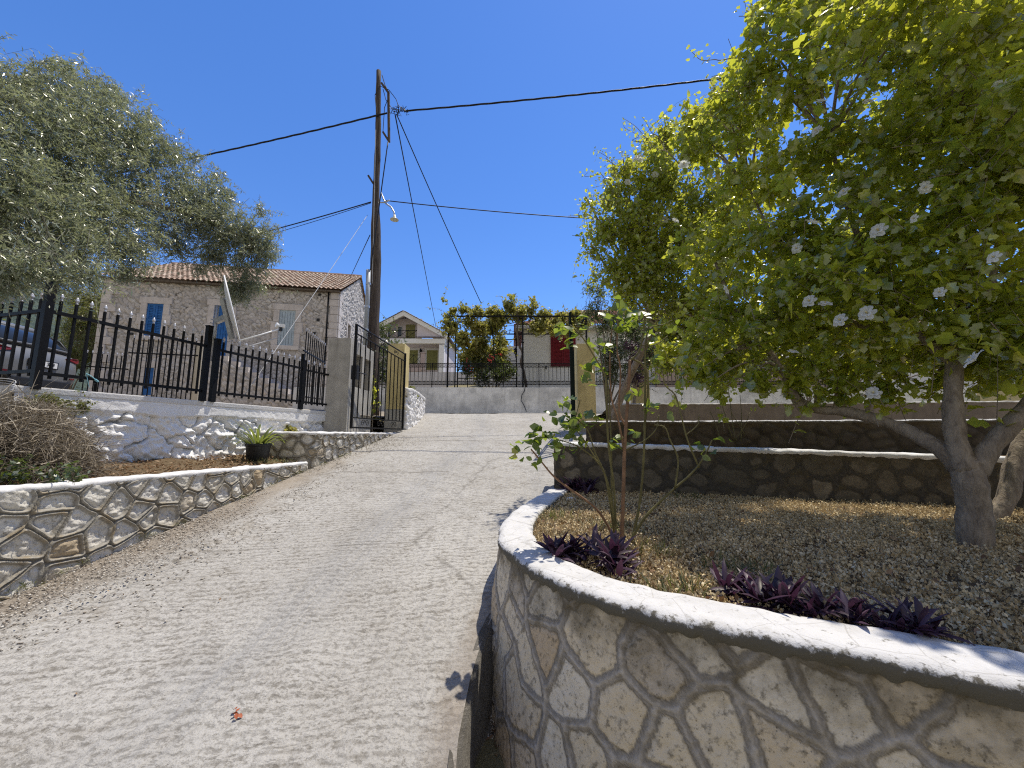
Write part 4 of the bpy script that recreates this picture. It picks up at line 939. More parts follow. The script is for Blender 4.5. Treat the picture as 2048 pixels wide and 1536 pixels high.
def tile_roof(name, P0, P1, Q0, Q1, m, parent, pitch=.22, row=.36, amp=.055):
    P0, P1, Q0, Q1 = [np.array(p, dtype=float) for p in (P0, P1, Q0, Q1)]
    L = max(np.linalg.norm(P1 - P0), np.linalg.norm(Q1 - Q0)); H = np.linalg.norm((Q0 + Q1 - P0 - P1) / 2)
    nc = int(round(L / pitch)); nr = int(round(H / row)); per = 6
    a = np.linspace(0, 1, nc * per + 1); bs = []
    for r in range(nr): bs += [(r + .001) / nr, (r + .1) / nr, (r + .999) / nr]
    b = np.array(bs); A, B = np.meshgrid(a, b); A = A.ravel(); B = B.ravel()
    V = (P0[None] * (1 - A)[:, None] + P1[None] * A[:, None]) * (1 - B)[:, None] + (Q0[None] * (1 - A)[:, None] + Q1[None] * A[:, None]) * B[:, None]
    nrm = np.cross(P1 - P0, Q0 - P0); nrm /= np.linalg.norm(nrm); nrm = nrm * (1 if nrm[2] > 0 else -1)
    ph = A * nc; w = np.abs(np.sin(math.pi * ph)); ti = np.floor(ph).astype(int); tr = np.floor(B * nr).astype(int); fr = B * nr - tr
    j = (_perm[(ti * 131 + tr * 7177) & 65535])
    h = amp * w + .035 * (1 - fr) + .018 * (j - .5)
    V = V + nrm[None] * h[:, None]
    i = np.arange(len(a) * len(b)).reshape(len(b), len(a))
    f = np.stack([i[:-1, :-1], i[:-1, 1:], i[1:, 1:], i[1:, :-1]], -1).reshape(-1, 4)
    me = mesh_np(name, V, [f], {'rnd': j, 'gap': np.maximum(np.clip(1 - w * 2.6, 0, 1), .7 * (fr < .02))})
    return link(name, me, m, parent, False)

def shutters(parent, O, d, n, s0, s1, z0, z1, m, name='shutter', slats=True, depth=-.06):
    # two leaves of boards or louvres, set in the plane O + s d, pushed along n by depth
    w = (s1 - s0) / 2
    P = lambda s, z, q: Vector((O[0] + d[0] * s + n[0] * q, O[1] + d[1] * s + n[1] * q, z))
    for k in (0, 1):
        a = s0 + k * w + .006; b = a + w - .012; mb = MB()
        for s in (a + .035, b - .035): mb.bar(P(s, z0, depth), P(s, z1, depth), .07, .045, up=(n[0], n[1], 0))
        for z in (z0 + .04, (z0 + z1) / 2, z1 - .04): mb.bar(P(a + .07, z, depth), P(b - .07, z, depth), .045, .08)
        if slats:
            nn = int((z1 - z0) / .07)
            for i in range(nn):
                z = z0 + .06 + (z1 - z0 - .12) * (i + .5) / nn
                mb.bar(P(a + .06, z, depth - .004), P(b - .06, z, depth - .004), .02, .052)
        else:
            nb = 3
            for i in range(nb):
                s = a + (b - a) * (i + .5) / nb; mb.bar(P(s, z0 + .01, depth + .002), P(s, z1 - .01, depth + .002), (b - a) / nb - .012, .03, up=(n[0], n[1], 0))
        mb.quad(P(a, z0, depth - .03), P(b, z0, depth - .03), P(b, z1, depth - .03), P(a, z1, depth - .03))
        mb.part(name, m, parent)

m_blue = simple('blue_painted_wood', (.022, .135, .40), .5, .3, 0, .3, 8, .2)
m_greywood = simple('blue_grey_painted_wood', (.44, .52, .57), .7, .2, 0, .2, 8, .2)
m_redwood = simple('dark_red_painted_wood', (.20, .010, .020), .5, .3, 0, .2, 8, .1)
m_olivewood = simple('olive_green_shutter', (.26, .255, .085), .6, .3, 0, .1, 8, .1)
m_ashlar = m_concrete('dressed_stone', (.68, .62, .565), .25)

# ------------------------------------------------------------------ stone house
HA = (-16.0, 14.5); hd = Vector((8.5, 1.5)).normalized(); hn = Vector((hd.y, -hd.x)); HW = 8.63; HD = 7.2
hb = Vector((-hd.y, hd.x)); HB = (HA[0] + hd.x * HW, HA[1] + hd.y * HW)
def hs(u, v): return on_wall(u, v, HA, hd)
def stone_house():
    t = empty('stone_house', (HA[0] + 4, HA[1] + 1, 1.3), 'old grey fieldstone house with clay tile roof and blue door', 'house')
    z0, z1 = .45, 6.12
    P3 = lambda s, z, q=0: Vector((HA[0] + hd.x * s + hn.x * q, HA[1] + hd.y * s + hn.y * q, z))
    w1 = (*hs(289, 672), *hs(330, 609)); dr = (*hs(420, 720), *hs(463, 613)); w2 = (*hs(555, 691), *hs(593, 622)); lw = (*hs(286, 790), *hs(311, 736))
    ops = [(a, c, b, d) for a, b, c, d in (w1, dr, w2, lw)]
    panel('wall', [HA, HB], z0, z1, .036, .25, .115, 'rubble', m_house, t, seed=61, merge=.22, jw=.011, holes=ops, warp=.075, depth=1.25, k=90)
    G1 = (HB[0] + hb.x * HD, HB[1] + hb.y * HD)
    gw = (1.55, 2.15, 4.35, 5.2)
    panel('gable_wall', [HB, G1], z0, lambda a: z1 + 2.1 * (1 - abs(a - HD / 2) / (HD / 2)), .04, .23, .11, 'rubble', m_house, t, seed=67, merge=.2, jw=.011, holes=[gw], warp=.07, depth=1.5, k=90)
    A1 = (HA[0] + hb.x * HD, HA[1] + hb.y * HD)
    panel('gable_wall', [A1, HA], z0, lambda a: z1 + 2.1 * (1 - abs(a - HD / 2) / (HD / 2)), .1, .3, .16, 'rubble', m_house, t, seed=68, jw=.02, warp=.05)
    # roof
    ov = .22; e = lambda s, q, z: tuple(P3(s, z, q))
    tile_roof('roof', e(-.15, ov, z1 + .03), e(HW + .12, ov, z1 + .03), e(-.15, -HD / 2, z1 + 2.22), e(HW + .12, -HD / 2, z1 + 2.22), m_oldtile, t, .19, .34)
    tile_roof('rear_roof', e(HW + .12, -HD - ov, z1 + .03), e(-.15, -HD - ov, z1 + .03), e(HW + .12, -HD / 2, z1 + 2.22), e(-.15, -HD / 2, z1 + 2.22), m_oldtile, t, .19, .34)
    mb = MB(); mb.tube([e(-.15 + (HW + .27) * i / 24, -HD / 2, z1 + 2.25 + .012 * (i % 2)) for i in range(25)], .085, 8); mb.part('ridge_tiles', m_oldtile, t)
    mb = MB(); mb.bar(e(-.1, ov * .45, z1 - .02), e(HW + .08, ov * .45, z1 - .02), .22, .07); mb.part('eaves_board', m_vinebark, t)
    # dressed surrounds, leaves, sills
    def surround(s0, z0_, s1, z1_, w=.20, top=.26, sill=True, name='window_surround'):
        mb = MB(); q = .05
        for s in (s0 - w / 2, s1 + w / 2):
            h = z1_ - z0_; cut = [0, .34, .66, 1]
            for i in range(3):
                ww = w * (1.35 if i == 1 else 1); c = s + (-(ww - w) / 2 if s < s0 else (ww - w) / 2)
                mb.box(P3(c, z0_ + h * (cut[i] + cut[i + 1]) / 2, q - .12), (ww, .30, h * (cut[i + 1] - cut[i]) - .006), math.atan2(hd.y, hd.x))
        mb.box(P3((s0 + s1) / 2, z1_ + top / 2, q - .118), (s1 - s0 + 2 * w + .12, .30, top), math.atan2(hd.y, hd.x))
        if sill: mb.box(P3((s0 + s1) / 2, z0_ - .09, q - .10), (s1 - s0 + 2 * w, .32, .18), math.atan2(hd.y, hd.x))
        return mb.part(name, m_ashlar, t, bevel=.012)
    for (a, b, c, d), m, nm, sl in ((w1, m_blue, 'window_shutter', True), (w2, m_greywood, 'window_shutter', False), (dr, m_blue, 'door', False), (lw, m_blue, 'cellar_door', False)):
        surround(a, b, c, d, sill=nm == 'window_shutter', w=.22 if nm != 'cellar_door' else .12, name='door_surround' if 'door' in nm else 'window_surround')
        shutters(t, HA, hd, hn, a, c, b, d, m, nm, sl, .015)
    a, b, c, d = dr; mb = MB(); mb.bar(P3(a, d - .5, .045), P3(c, d - .5, .045), .05, .07); mb.part('door_transom', m_blue, t)
    # quoins at both corners
    for base, sg in ((0, 1), (HW, -1)):
        mb = MB(); z = z0; k = 0
        while z < z1 - .1:
            h = .30 + .07 * ((k * 7) % 3) / 2; L = (.52 if k % 2 else .34)
            mb.box(P3(base + sg * (L / 2 - .03), z + h / 2, .005), (L, .16, h - .012), math.atan2(hd.y, hd.x))
            if base: 
                l2 = .34 if k % 2 else .52; c = Vector((HB[0] + hb.x * (l2 / 2 - .03) + hd.x * .005, HB[1] + hb.y * (l2 / 2 - .03) + hd.y * .005, z + h / 2)); mb.box(c, (l2, .15, h - .012), math.atan2(hb.y, hb.x))
            z += h; k += 1
        mb.part('quoins', m_ashlar, t, bevel=.015)
    # gable window and down pipe
    gq = lambda s, z, q: Vector((HB[0] + hb.x * s + hd.x * q, HB[1] + hb.y * s + hd.y * q, z))
    mb = MB(); mb.box(gq(1.85, 4.775, -.1), (.62, .05, .87), math.atan2(hb.y, hb.x)); mb.part('gable_window', m_black, t)
    mb = MB()
    for s in (1.5, 2.2): mb.box(gq(s, 4.775, -.02), (.14, .18, .95), math.atan2(hb.y, hb.x))
    for z in (4.27, 5.29): mb.box(gq(1.85, z, -.022), (.86, .18, .14), math.atan2(hb.y, hb.x))
    mb.part('gable_window_surround', m_ashlar, t, bevel=.01)
    s, _ = hs(654, 660); mb = MB(); mb.tube([P3(s, z1 - .05, .1), P3(s + .02, 2.4, .1)], .035, 8); mb.part('down_pipe', m_iron, t, True)
    for u, v in ((629, 667), (640, 590), (598, 668), (265, 668), (637, 640)):
        s, z = hs(u, v); mb = MB(); mb.box(P3(s, z, .035), (.1, .06, .09), math.atan2(hd.y, hd.x)); mb.part('putlog_hole', m_black, t)
    # outside stair
    sa, _ = hs(403, 720); sb, _ = hs(470, 720); sc, _ = hs(655, 800); zl = dr[1] - .04; ze = .95; n = 10
    poly = [P3(sa, 1.0, 1.3), P3(sc, 1.0, 1.3)]; zz = ze
    pts = [(sc, .5)]
    for i in range(n):
        s_ = sc - (sc - sb) * i / n; z_ = ze + (zl - ze) * (i + 1) / n; pts += [(s_, z_ - (zl - ze) / n), (s_, z_)]
    pts += [(sb, zl), (sa, zl), (sa, .5)]
    mb = MB(); mb.prism([P3(a_, b_, 1.22) for a_, b_ in pts], -Vector((hn.x, hn.y, 0)) * 1.16); mb.part('stair', m_ashlar, t)
    # rubble face of the stair
    def prof(a_):
        s_ = sa + a_
        if s_ < sb: return zl - .03
        return max(.75, zl - .05 - (zl - ze) * (s_ - sb) / (sc - sb))
    pa = P3(sa, 0, 1.27); pb = P3(sc, 0, 1.27)
    panel('stair_face', [(pa.x, pa.y), (pb.x, pb.y)], .5, prof, .05, .28, .16, 'rubble', m_house, t, seed=71, merge=.1, jw=.02, warp=.05)
stone_house()

# ------------------------------------------------------------------ gabled house up the slope
def gabled_house():
    Y = 45.0; X = lambda u, v=700: at(u, v, Y)[0]; Z = lambda v: at(805, v, Y)[2]
    m_wall = simple('beige_plaster', (.66, .60, .605), .85, .1, 0, .06, 1, .05)
    t = empty('gabled_house', (X(805), Y, Z(760)), 'pale beige house with white gable and green shutters beyond the pole', 'house')
    xl, xr, xa = X(722), X(888), X(805); ze = Z(668); za = Z(624); zb = Z(790)
    xb0, xb1, zb0 = X(774), X(833), Z(675)           # recessed upper balcony
    D = 10
    # front wall as pieces around the recess, roof slope line
    sl = lambda x: za - (za - ze) * abs(x - xa) / (xr - xa)
    mb = MB(); f = lambda pts, n=.25: mb.prism([(x, Y, z) for x, z in pts], (0, n, 0))
    f([(xl, zb0), (xb0, zb0), (xb0, sl(xb0)), (xl, sl(xl))]); f([(xb1, zb0), (xr, zb0), (xr, sl(xr)), (xb1, sl(xb1))])
    zt = Z(641); f([(xb0, zt), (xa, zt + .55), (xb1, zt), (xb1, sl(xb1)), (xa, sl(xa)), (xb0, sl(xb0))])
    mb.box((xl + .15, Y + D / 2, (zb + ze) / 2), (.3, D, ze - zb)); mb.box((xr - .15, Y + D / 2 + .13, (zb + ze) / 2), (.3, D, ze - zb))
    mb.box(((xl + xr) / 2, Y + 1.75, (zb0 + zb) / 2), (xr - xl - .62, .3, zb0 - zb)); mb.part('wall', m_wall, t)
    mb = MB(); mb.box(((xb0 + xb1) / 2, Y + 1.6, (zb0 + zt) / 2 + .3), (xb1 - xb0 + .4, .1, zt - zb0 + .8)); mb.part('balcony_wall', m_wall, t)
    mb = MB()
    for sx in (-1, 1):
        xe = xa + sx * (xr - xa + .45); z_e = sl(xe) if False else za - (za - ze) * ((xr - xa + .45) / (xr - xa))
        mb.prism([(xa, Y - .25, za + .05), (xe, Y - .25, z_e + .05), (xe, Y - .25, z_e - .48), (xa, Y - .25, za - .50)], (0, .24, 0))
    mb.part('gable_trim', m_housewhite, t)
    for sx in (-1, 1):
        xe = xa + sx * (xr - xa + .5); z_e = za - (za - ze) * ((xr - xa + .5) / (xr - xa))
        tile_roof('roof', (xe, Y - .4, z_e + .09), (xe, Y + D, z_e + .09), (xa, Y - .4, za + .10), (xa, Y + D, za + .10), m_greytile, t, .3, .4)
    mb = MB(); mb.box(((xl + xr) / 2, Y - .02, (Z(678) + Z(688)) / 2), (xr - xl + .3, .5, Z(678) - Z(688))); mb.box((xr - .25, Y - .05, (Z(690) + zb) / 2), (.62, .42, Z(690) - zb)); mb.box((xl + .3, Y - .05, (Z(690) + zb) / 2), (.6, .42, Z(690) - zb)); mb.part('white_frame', m_housewhite, t, bevel=.05)
    tile_roof('porch_roof', (X(834), Y - .5, Z(678) + .06), (xr + .2, Y - .5, Z(678) + .06), (X(834), Y + .0, Z(673)), (xr + .2, Y + .0, Z(673)), m_greytile, t, .3, .3)
    def window(u0, v0, u1, v1, y, nm, surround=True):
        x0, x1, a, b = X(u0), X(u1), Z(v1), Z(v0)
        if surround:
            m_ = MB(); w = .26
            m_.box((x0 - w / 2, y, (a + b) / 2 + w / 2), (w, .1, b - a + w)); m_.box((x1 + w / 2, y, (a + b) / 2 + w / 2), (w, .1, b - a + w)); m_.box(((x0 + x1) / 2, y, b + w / 2), (x1 - x0, .098, w)); m_.part('window_frame', m_plaster, t)
        shutters(t, (x0, y), (1, 0), (0, -1), 0, x1 - x0, a, b, m_olivewood, nm, True, -.03)
    window(848, 695, 871, 735, Y + 1.5, 'shutter'); window(805, 695, 830, 735, Y + 1.5, 'shutter'); window(766, 695, 782, 735, Y + 1.5, 'shutter')
    window(803, 642, 822, 676, Y + 1.5, 'balcony_shutter', False)
    for u0, u1 in ((786, 796), (827, 834)):
        m_ = MB(); m_.box(((X(u0) + X(u1)) / 2, Y + 1.5, (Z(646) + Z(668)) / 2), (X(u1) - X(u0), .08, Z(646) - Z(668))); o = m_.part('window', m_plaster, t)
        m_ = MB(); m_.box(((X(u0) + X(u1)) / 2, Y + 1.44, (Z(646) + Z(668)) / 2), (X(u1) - X(u0) - .2, .06, Z(646) - Z(668) - .2)); m_.subpart('pane', Mat('dark_pane').bsdf((.03, .045, .06), .05, .6), o)
    def rail(u0, u1, v0, v1, y, bays):
        x0, x1, a, b = X(u0), X(u1), Z(v1), Z(v0); m_ = MB()
        for z in (a + .08, b): m_.bar((x0, y, z), (x1, y, z), .06)
        for i in range(bays + 1): x = x0 + (x1 - x0) * i / bays; m_.bar((x, y, a), (x, y, b), .05)
        for i in range(bays):
            xa_, xb_ = x0 + (x1 - x0) * i / bays, x0 + (x1 - x0) * (i + 1) / bays; m_.bar((xa_, y, a + .08), (xb_, y, b), .04); m_.bar((xa_, y, b), (xb_, y, a + .08), .035)
        m_.part('balcony_railing', m_iron, t)
    rail(774, 833, 660, 675, Y + .15, 3); rail(800, 846, 712, 730, Y - .6, 3)
    m_ = MB(); m_.box((X(849), Y - .6, (Z(709) + Z(742)) / 2), (.5, .3, Z(709) - Z(742))); m_.box(((X(800) + X(846)) / 2, Y - .55, (Z(730) + Z(745)) / 2), (X(846) - X(800), .24, Z(730) - Z(745))); m_.box((X(849), Y - .6, Z(708)), (.62, .4, .1)); m_.part('terrace_parapet', simple('pink_plaster', (.46, .37, .34), .85, .1, 0, .06, 1, .05), t, bevel=.02)
    m_ = MB(); c = Vector((X(836), Y + 1.35, Z(698))); m_.lathe([(.02, .35), (.16, .16), (.13, -.15), (.04, -.25)], c, 8); m_.bar(c + Vector((0, .1, .3)), c + Vector((0, -.05, .36)), .05); m_.part('wall_lantern', m_iron, t)
gabled_house()

# ------------------------------------------------------------------ white house behind the pergola
def white_house():
    Y = 18.0; t = empty('white_house', (5, Y, 1.7), 'white house with dark red shutters and clay tile roof behind the pergola', 'house')
    x0, x1 = at(1046, 700, Y)[0], 26.0; zt = 5.0
    mb = MB(); mb.box(((x0 + x1) / 2, Y + 4.0, (1.5 + zt) / 2), (x1 - x0, 8, zt - 1.5)); mb.part('wall', m_housewhite, t)
    mb = MB(); mb.box((x0 - 1.1, Y + 5.2, (1.5 + zt) / 2 - .1), (2.2, 5.4, zt - 1.7)); mb.part('side_wing', m_housewhite, t)
    mb = MB(); mb.box(((x0 + x1) / 2, Y - .18, zt + .03), (x1 - x0 + .7, .7, .12)); mb.part('eaves', m_plaster, t)
    r0 = (x0 + 3.6, Y + 4.2, 7.35); r1 = (x1 - 3, Y + 4.2, 7.35)
    tile_roof('roof', (x0 - .4, Y - .5, zt + .12), (x1 + .4, Y - .5, zt + .12), r0, r1, m_newtile, t, .22, .36)
    tile_roof('hip_roof', (x0 - .4, Y + 8.5, zt + .12), (x0 - .4, Y - .5, zt + .12), r0, (r0[0], r0[1] - .02, r0[2]), m_newtile, t, .22, .36)
    for u0, u1 in ((1101, 1152), (1290, 1340)):
        a0, z1 = at(u0, 671, Y)[0], at(u0, 671, Y)[2]; a1, z0 = at(u1, 733, Y)[0], at(u1, 733, Y)[2]
        mb = MB(); w = .09
        for a in (a0 + w / 2, a1 - w / 2): mb.box((a, Y - .03, (z0 + z1) / 2), (w, .08, z1 - z0))
        for z in (z0 + w / 2, z1 - w / 2): mb.box(((a0 + a1) / 2, Y - .028, z), (a1 - a0 - 2 * w, .08, w))
        mb.part('window_frame', m_redwood, t, bevel=.008)
        shutters(t, (a0 + w, Y), (1, 0), (0, -1), 0, a1 - a0 - 2 * w, z0 + w, z1 - w, m_redwood, 'shutter', True, .035)
    mb = MB(); c = Vector(at(1031, 703, 19.9)); mb.lathe([(.02, .22), (.1, .1), (.08, -.12), (.02, -.18)], c, 8); mb.bar(c + Vector((0, .0, -.2)), c + Vector((0, .2, -.3)), .03); mb.part('wall_lantern', m_iron, t)
    for u in (1092, 1155):
        mb = MB(); p = at(u, 735, Y - .05); mb.box(p, (.05, .08, .14)); mb.part('shutter_catch', m_iron, t)
white_house()
mb = MB(); mb.box((11, 17.2, 2.3), (9, .25, 1.4)); tag(mb.part('garden_wall', simple('pinkish_plaster', (.50, .40, .33), .85, .1, 0, .08, 2, .05), None, bevel=.02), 'pinkish garden wall behind the railing at the far right', 'wall')

# ------------------------------------------------------------------ railing on the street wall
def street_railing():
    t = empty('street_railing', (0, 14.08, 1.73), 'black iron railing with ringed borders along the top of the street wall', 'railing')
    z0, z1 = 1.80, 2.64; L = 1.32; nb = 9
    mb = MB()
    for z in (z0 + .04, z0 + .17, z1 - .14, z1): mb.bar((0, 0, z), (L, 0, z), .022, .022)
    for i in range(nb): x = L * (i + .5) / nb; mb.bar((x, 0, z0 + .04), (x, 0, z1), .016)
    for i in range(nb):
        x = L * (i + 1) / nb - .0
        for zc in (z0 + .105, z1 - .07):
            mb.tube([(x + .05 * math.cos(a), 0, zc + .05 * math.sin(a)) for a in np.linspace(0, 6.283, 9)], .007, 4, False)
            mb.bar((x - .035, 0, zc - .035), (x + .035, 0, zc + .035), .009); mb.bar((x - .035, 0, zc + .035), (x + .035, 0, zc - .035), .0085)
    me = mb.mesh('railing_panel'); me.materials.append(m_iron)
    mp = MB(); mp.bar((0, 0, 1.70), (0, 0, 2.66), .028); pm = mp.mesh('post'); pm.materials.append(m_iron)
    x = -5.6
    while x < 12.6:
        o = bpy.data.objects.new('railing_panel', me); C.objects.link(o); o.parent = t; o.location = Vector((x, 14.08, 0)) - t.location
        o = bpy.data.objects.new('post', pm); C.objects.link(o); o.parent = t; o.location = Vector((x, 14.081, 0)) - t.location
        x += L
street_railing()
# ------------------------------------------------------------------ pergola
def pergola():
    Y0, Y1 = 14.62, 17.3; xa, xb = -2.48, 2.9; zt = 4.62
    t = empty('pergola', (0, 16, 1.7), 'black iron pergola frame under the grapevine', 'pergola')
    for x, y in ((xa, Y0), (.42, Y0), (xb, Y0), (xa, Y1), (.2, Y1)):
        mb = MB(); mb.bar((x, y, 1.6), (x, y, zt), .06 if y == Y0 else .05); mb.part('post', m_iron, t)
    for a, b in (((xa, Y0, zt), (xb, Y0, zt)), ((xa, Y1, zt), (xb, Y1, zt)), ((xa, Y0, zt), (xa, Y1, zt)), ((xb, Y0, zt), (xb, Y1, zt))):
        mb = MB(); mb.bar(a, b, .05, .05); mb.part('beam', m_iron, t)
    for k in range(1, 5):
        x = xa + (xb - xa) * k / 5; mb = MB(); mb.bar((x, Y0 + .03, zt + .02), (x, Y1, zt + .02), .03); mb.part('rafter', m_iron, t)
    for z in (4.35, 3.85, 3.35, 2.95, 2.55):
        mb = MB(); mb.bar((xa, Y1 - .03, z), (.2, Y1 - .03, z), .035); mb.part('cross_bar', m_iron, t)
    mb = MB(); mb.tube([(xa + .1, Y0 + .2, zt), (xa + .22, Y0 + .3, 4.2), (xa + .25, Y0 + .32, 3.5), (xa + .24, Y0 + .3, 1.65)], .025, 6); mb.part('bent_rod', m_iron, t)
    mb = MB(); mb.tube([(-.95, 15.2, zt), (-.8, 15.2, 4.2), (-.7, 15.3, 3.0), (-.6, 15.4, 1.65)], .022, 6); mb.part('bent_rod', m_iron, t)
    mb = MB(); mb.lathe([(.05, 0), (.06, .04), (.02, .08)], (.42, Y0 - .04, 3.55), 8); mb.part('lantern_hook', m_iron, t)
pergola()
# ------------------------------------------------------------------ leaves, all numpy
def unit(a): return a / (np.linalg.norm(a, axis=1, keepdims=True) + 1e-9)
LEAF_OVAL = (np.array([(0, 0, 0), (.0, .5, -.03), (0, 1, -.16), (-.5, .42, .10), (.5, .42, .10), (-.36, .78, .0), (.36, .78, .0)], float), [np.array([(0, 4, 1), (0, 1, 3), (6, 2, 1), (1, 2, 5)]), np.array([(4, 6, 1, 1)])[:0]], [(0, 4, 6, 1), (1, 6, 2, 2)])
def leaf_tpl(kind):
    if kind == 'oval':
        v = [(0, 0, 0), (0, .5, -.02), (0, 1, -.18), (-.48, .40, .10), (.48, .40, .10), (-.36, .76, .0), (.36, .76, .0)]
        f = [(0, 4, 6, 1), (1, 6, 2, 5), (0, 1, 5, 3)]
    elif kind == 'lobed':              # toothed, three-lobed
        v = [(0, 0, 0), (0, .5, -.03), (0, 1.05, -.22), (-.52, .30, .10), (.52, .30, .10), (-.26, .56, .02), (.26, .56, .02), (-.42, .72, -.05), (.42, .72, -.05)]
        f = [(0, 4, 6, 1), (0, 1, 5, 3), (1, 6, 8, 2), (1, 2, 7, 5)]
    elif kind == 'narrow':
        v = [(0, 0, 0), (-.5, .45, .05), (.5, .45, .05), (0, 1, -.05)]; f = [(0, 2, 3, 1)]
    else:
        v = [(0, 0, 0), (-.5, .5, .06), (.5, .5, .06), (0, 1, -.1)]; f = [(0, 2, 3, 1)]
    return np.array(v, float), np.array(f)
def leaves_np(pos, d, nrm, ln, wd, kind, rnd):
    tv, tf = leaf_tpl(kind); n = len(pos); k = len(tv)
    d = unit(d); side = unit(np.cross(d, nrm)); nn = np.cross(side, d)
    V = pos[:, None] + tv[None, :, 0:1] * (wd[:, None, None] * side[:, None]) + tv[None, :, 1:2] * (ln[:, None, None] * d[:, None]) + tv[None, :, 2:3] * (ln[:, None, None] * nn[:, None])
    F = tf[None] + (np.arange(n) * k)[:, None, None]
    return V.reshape(-1, 3), F.reshape(-1, tf.shape[1]), np.repeat(rnd, k)
def leaf_obj(name, L, m, parent=None):
    V, F, r = L; return link(name, mesh_np(name, V, [F], {'rnd': r}), m, parent, False)
def join_np(Ls):
    V = []; F = []; R = []; n = 0
    for v, f, r in Ls: V.append(v); F.append(f + n); R.append(r); n += len(v)
    return np.concatenate(V), np.concatenate(F), np.concatenate(R)
def twigs_np(B, Mid, T, r):            # thin three-sided twigs through base, middle, tip
    n = len(B); rings = []
    ax = unit(T - B); ref = np.tile([0.31, .17, .93], (n, 1)); x = unit(np.cross(ax, ref)); y = np.cross(ax, x)
    for P, k in ((B, 1.0), (Mid, .7), (T, .35)):
        for a in (0, 2.094, 4.189): rings.append(P + (x * math.cos(a) + y * math.sin(a)) * (r * k)[:, None])
    V = np.stack(rings, 1).reshape(-1, 3); o = (np.arange(n) * 9)[:, None, None]
    f = []
    for i in range(2):
        for k in range(3): a = i * 3 + k; b = i * 3 + (k + 1) % 3; f.append((a, b, b + 3, a + 3))
    return V, (np.array(f)[None] + o).reshape(-1, 4)
def crown(clumps, nt_, per, ln, wd, tw, seed, kind='oval', up=.35, droop=.25, spread=.9, shell=.5, gap=.0, sizes=(.6, 1.25), hang=0, gapsc=1.3, wisp=.28):
    """clumps: (x, y, z, r) or (x, y, z, rx, ry, rz); twigs grow outwards in each, leaves sit along the twigs"""
    g = np.random.default_rng(seed); cl = np.array([c if len(c) == 6 else (*c, c[3], c[3]) for c in clumps], float)
    w = (cl[:, 3] * cl[:, 4] * cl[:, 5]) ** .75; w /= w.sum(); idx = g.choice(len(cl), nt_, p=w)
    u = unit(g.normal(size=(nt_, 3))); rad = (shell ** 3 + (1 - shell ** 3) * g.random(nt_)) ** (1 / 3)
    rad = rad * (1 + .22 * fbm(u * 2.2 + idx[:, None] * 5.1, 3)); rad = np.where(g.random(nt_) < wisp, rad * g.uniform(1.0, 1.55, nt_), rad)
    tip = cl[idx, :3] + u * cl[idx, 3:] * rad[:, None]
    keep_ix = np.arange(nt_)
    if gap:
        keep = fbm(tip * gapsc + seed, 3) > -1 + gap * 1.0
        keep |= (g.random(nt_) < .12) | (cl[idx, 3] < .33)
        tip = tip[keep]; u = u[keep]; idx = idx[keep]; keep_ix = np.where(keep)[0]
    n = len(tip)
    d = unit(u * .75 + np.array([0, 0, up]) + g.normal(size=(n, 3)) * .45); l = tw * g.uniform(.5, 1.25, n) * (1 + .9 * (rad[keep_ix] > 1.02))
    base = tip - d * l[:, None]; mid = (base + tip) / 2 + g.normal(size=(n, 3)) * .06 * l[:, None] + np.array([0, 0, .08]) * l[:, None]
    tip2 = tip - np.array([0, 0, 1]) * (hang * l)[:, None]
    TV, TF = twigs_np(base, mid, tip2, np.clip(.0016 + .007 * g.random(n) * tw, .001, .012))
    t = np.tile(np.linspace(.12, 1, per), n) + g.uniform(-.04, .04, n * per); B = np.repeat(base, per, 0); Mi = np.repeat(mid, per, 0); T = np.repeat(tip2, per, 0); D = np.repeat(unit(tip2 - base), per, 0)
    t = t[:, None]; P = B * (1 - t) ** 2 + 2 * t * (1 - t) * Mi + T * t * t
    s = unit(np.cross(D, g.normal(size=D.shape))); N = len(P)
    ld = unit(D * .45 + s * spread + g.normal(size=(N, 3)) * .25 - np.array([0, 0, droop]))
    nr = unit(np.array([0, 0, 1.0]) + g.normal(size=(N, 3)) * .8)
    L = ln * g.uniform(*sizes, N) * np.where(g.random(N) < .12, 1.35, 1) * (1 - .35 * np.clip(t[:, 0], 0, 1) ** 2)
    ph = np.clip(.45 + .28 * fbm(P * 1.5 + seed * 3, 3) + g.normal(size=N) * .2, 0, 1)
    return leaves_np(P, ld, nr, L, L * wd * g.uniform(.8, 1.15, N), kind, ph), (TV, TF), tip, u
def limb(mb, pts, r0, r1, n=9, sub=6, rough=.0):
    P = catmull(pts, sub); k = len(P); R = [r0 + (r1 - r0) * i / (k - 1) for i in range(k)]
    if rough: R = [r * (1 + rough * math.sin(i * 1.9 + r0 * 90) * .5 + rough * .5 * math.sin(i * .83)) for i, r in enumerate(R)]
    mb.tube([tuple(p) for p in P], R, n)
    return P
def twig_part(name, tw, m, parent):
    V, F = tw; return link(name, mesh_np(name, V, [F]), m, parent, False)
def px_clumps(L): return [(*at(u, v, Y), r) for u, v, Y, r in L]

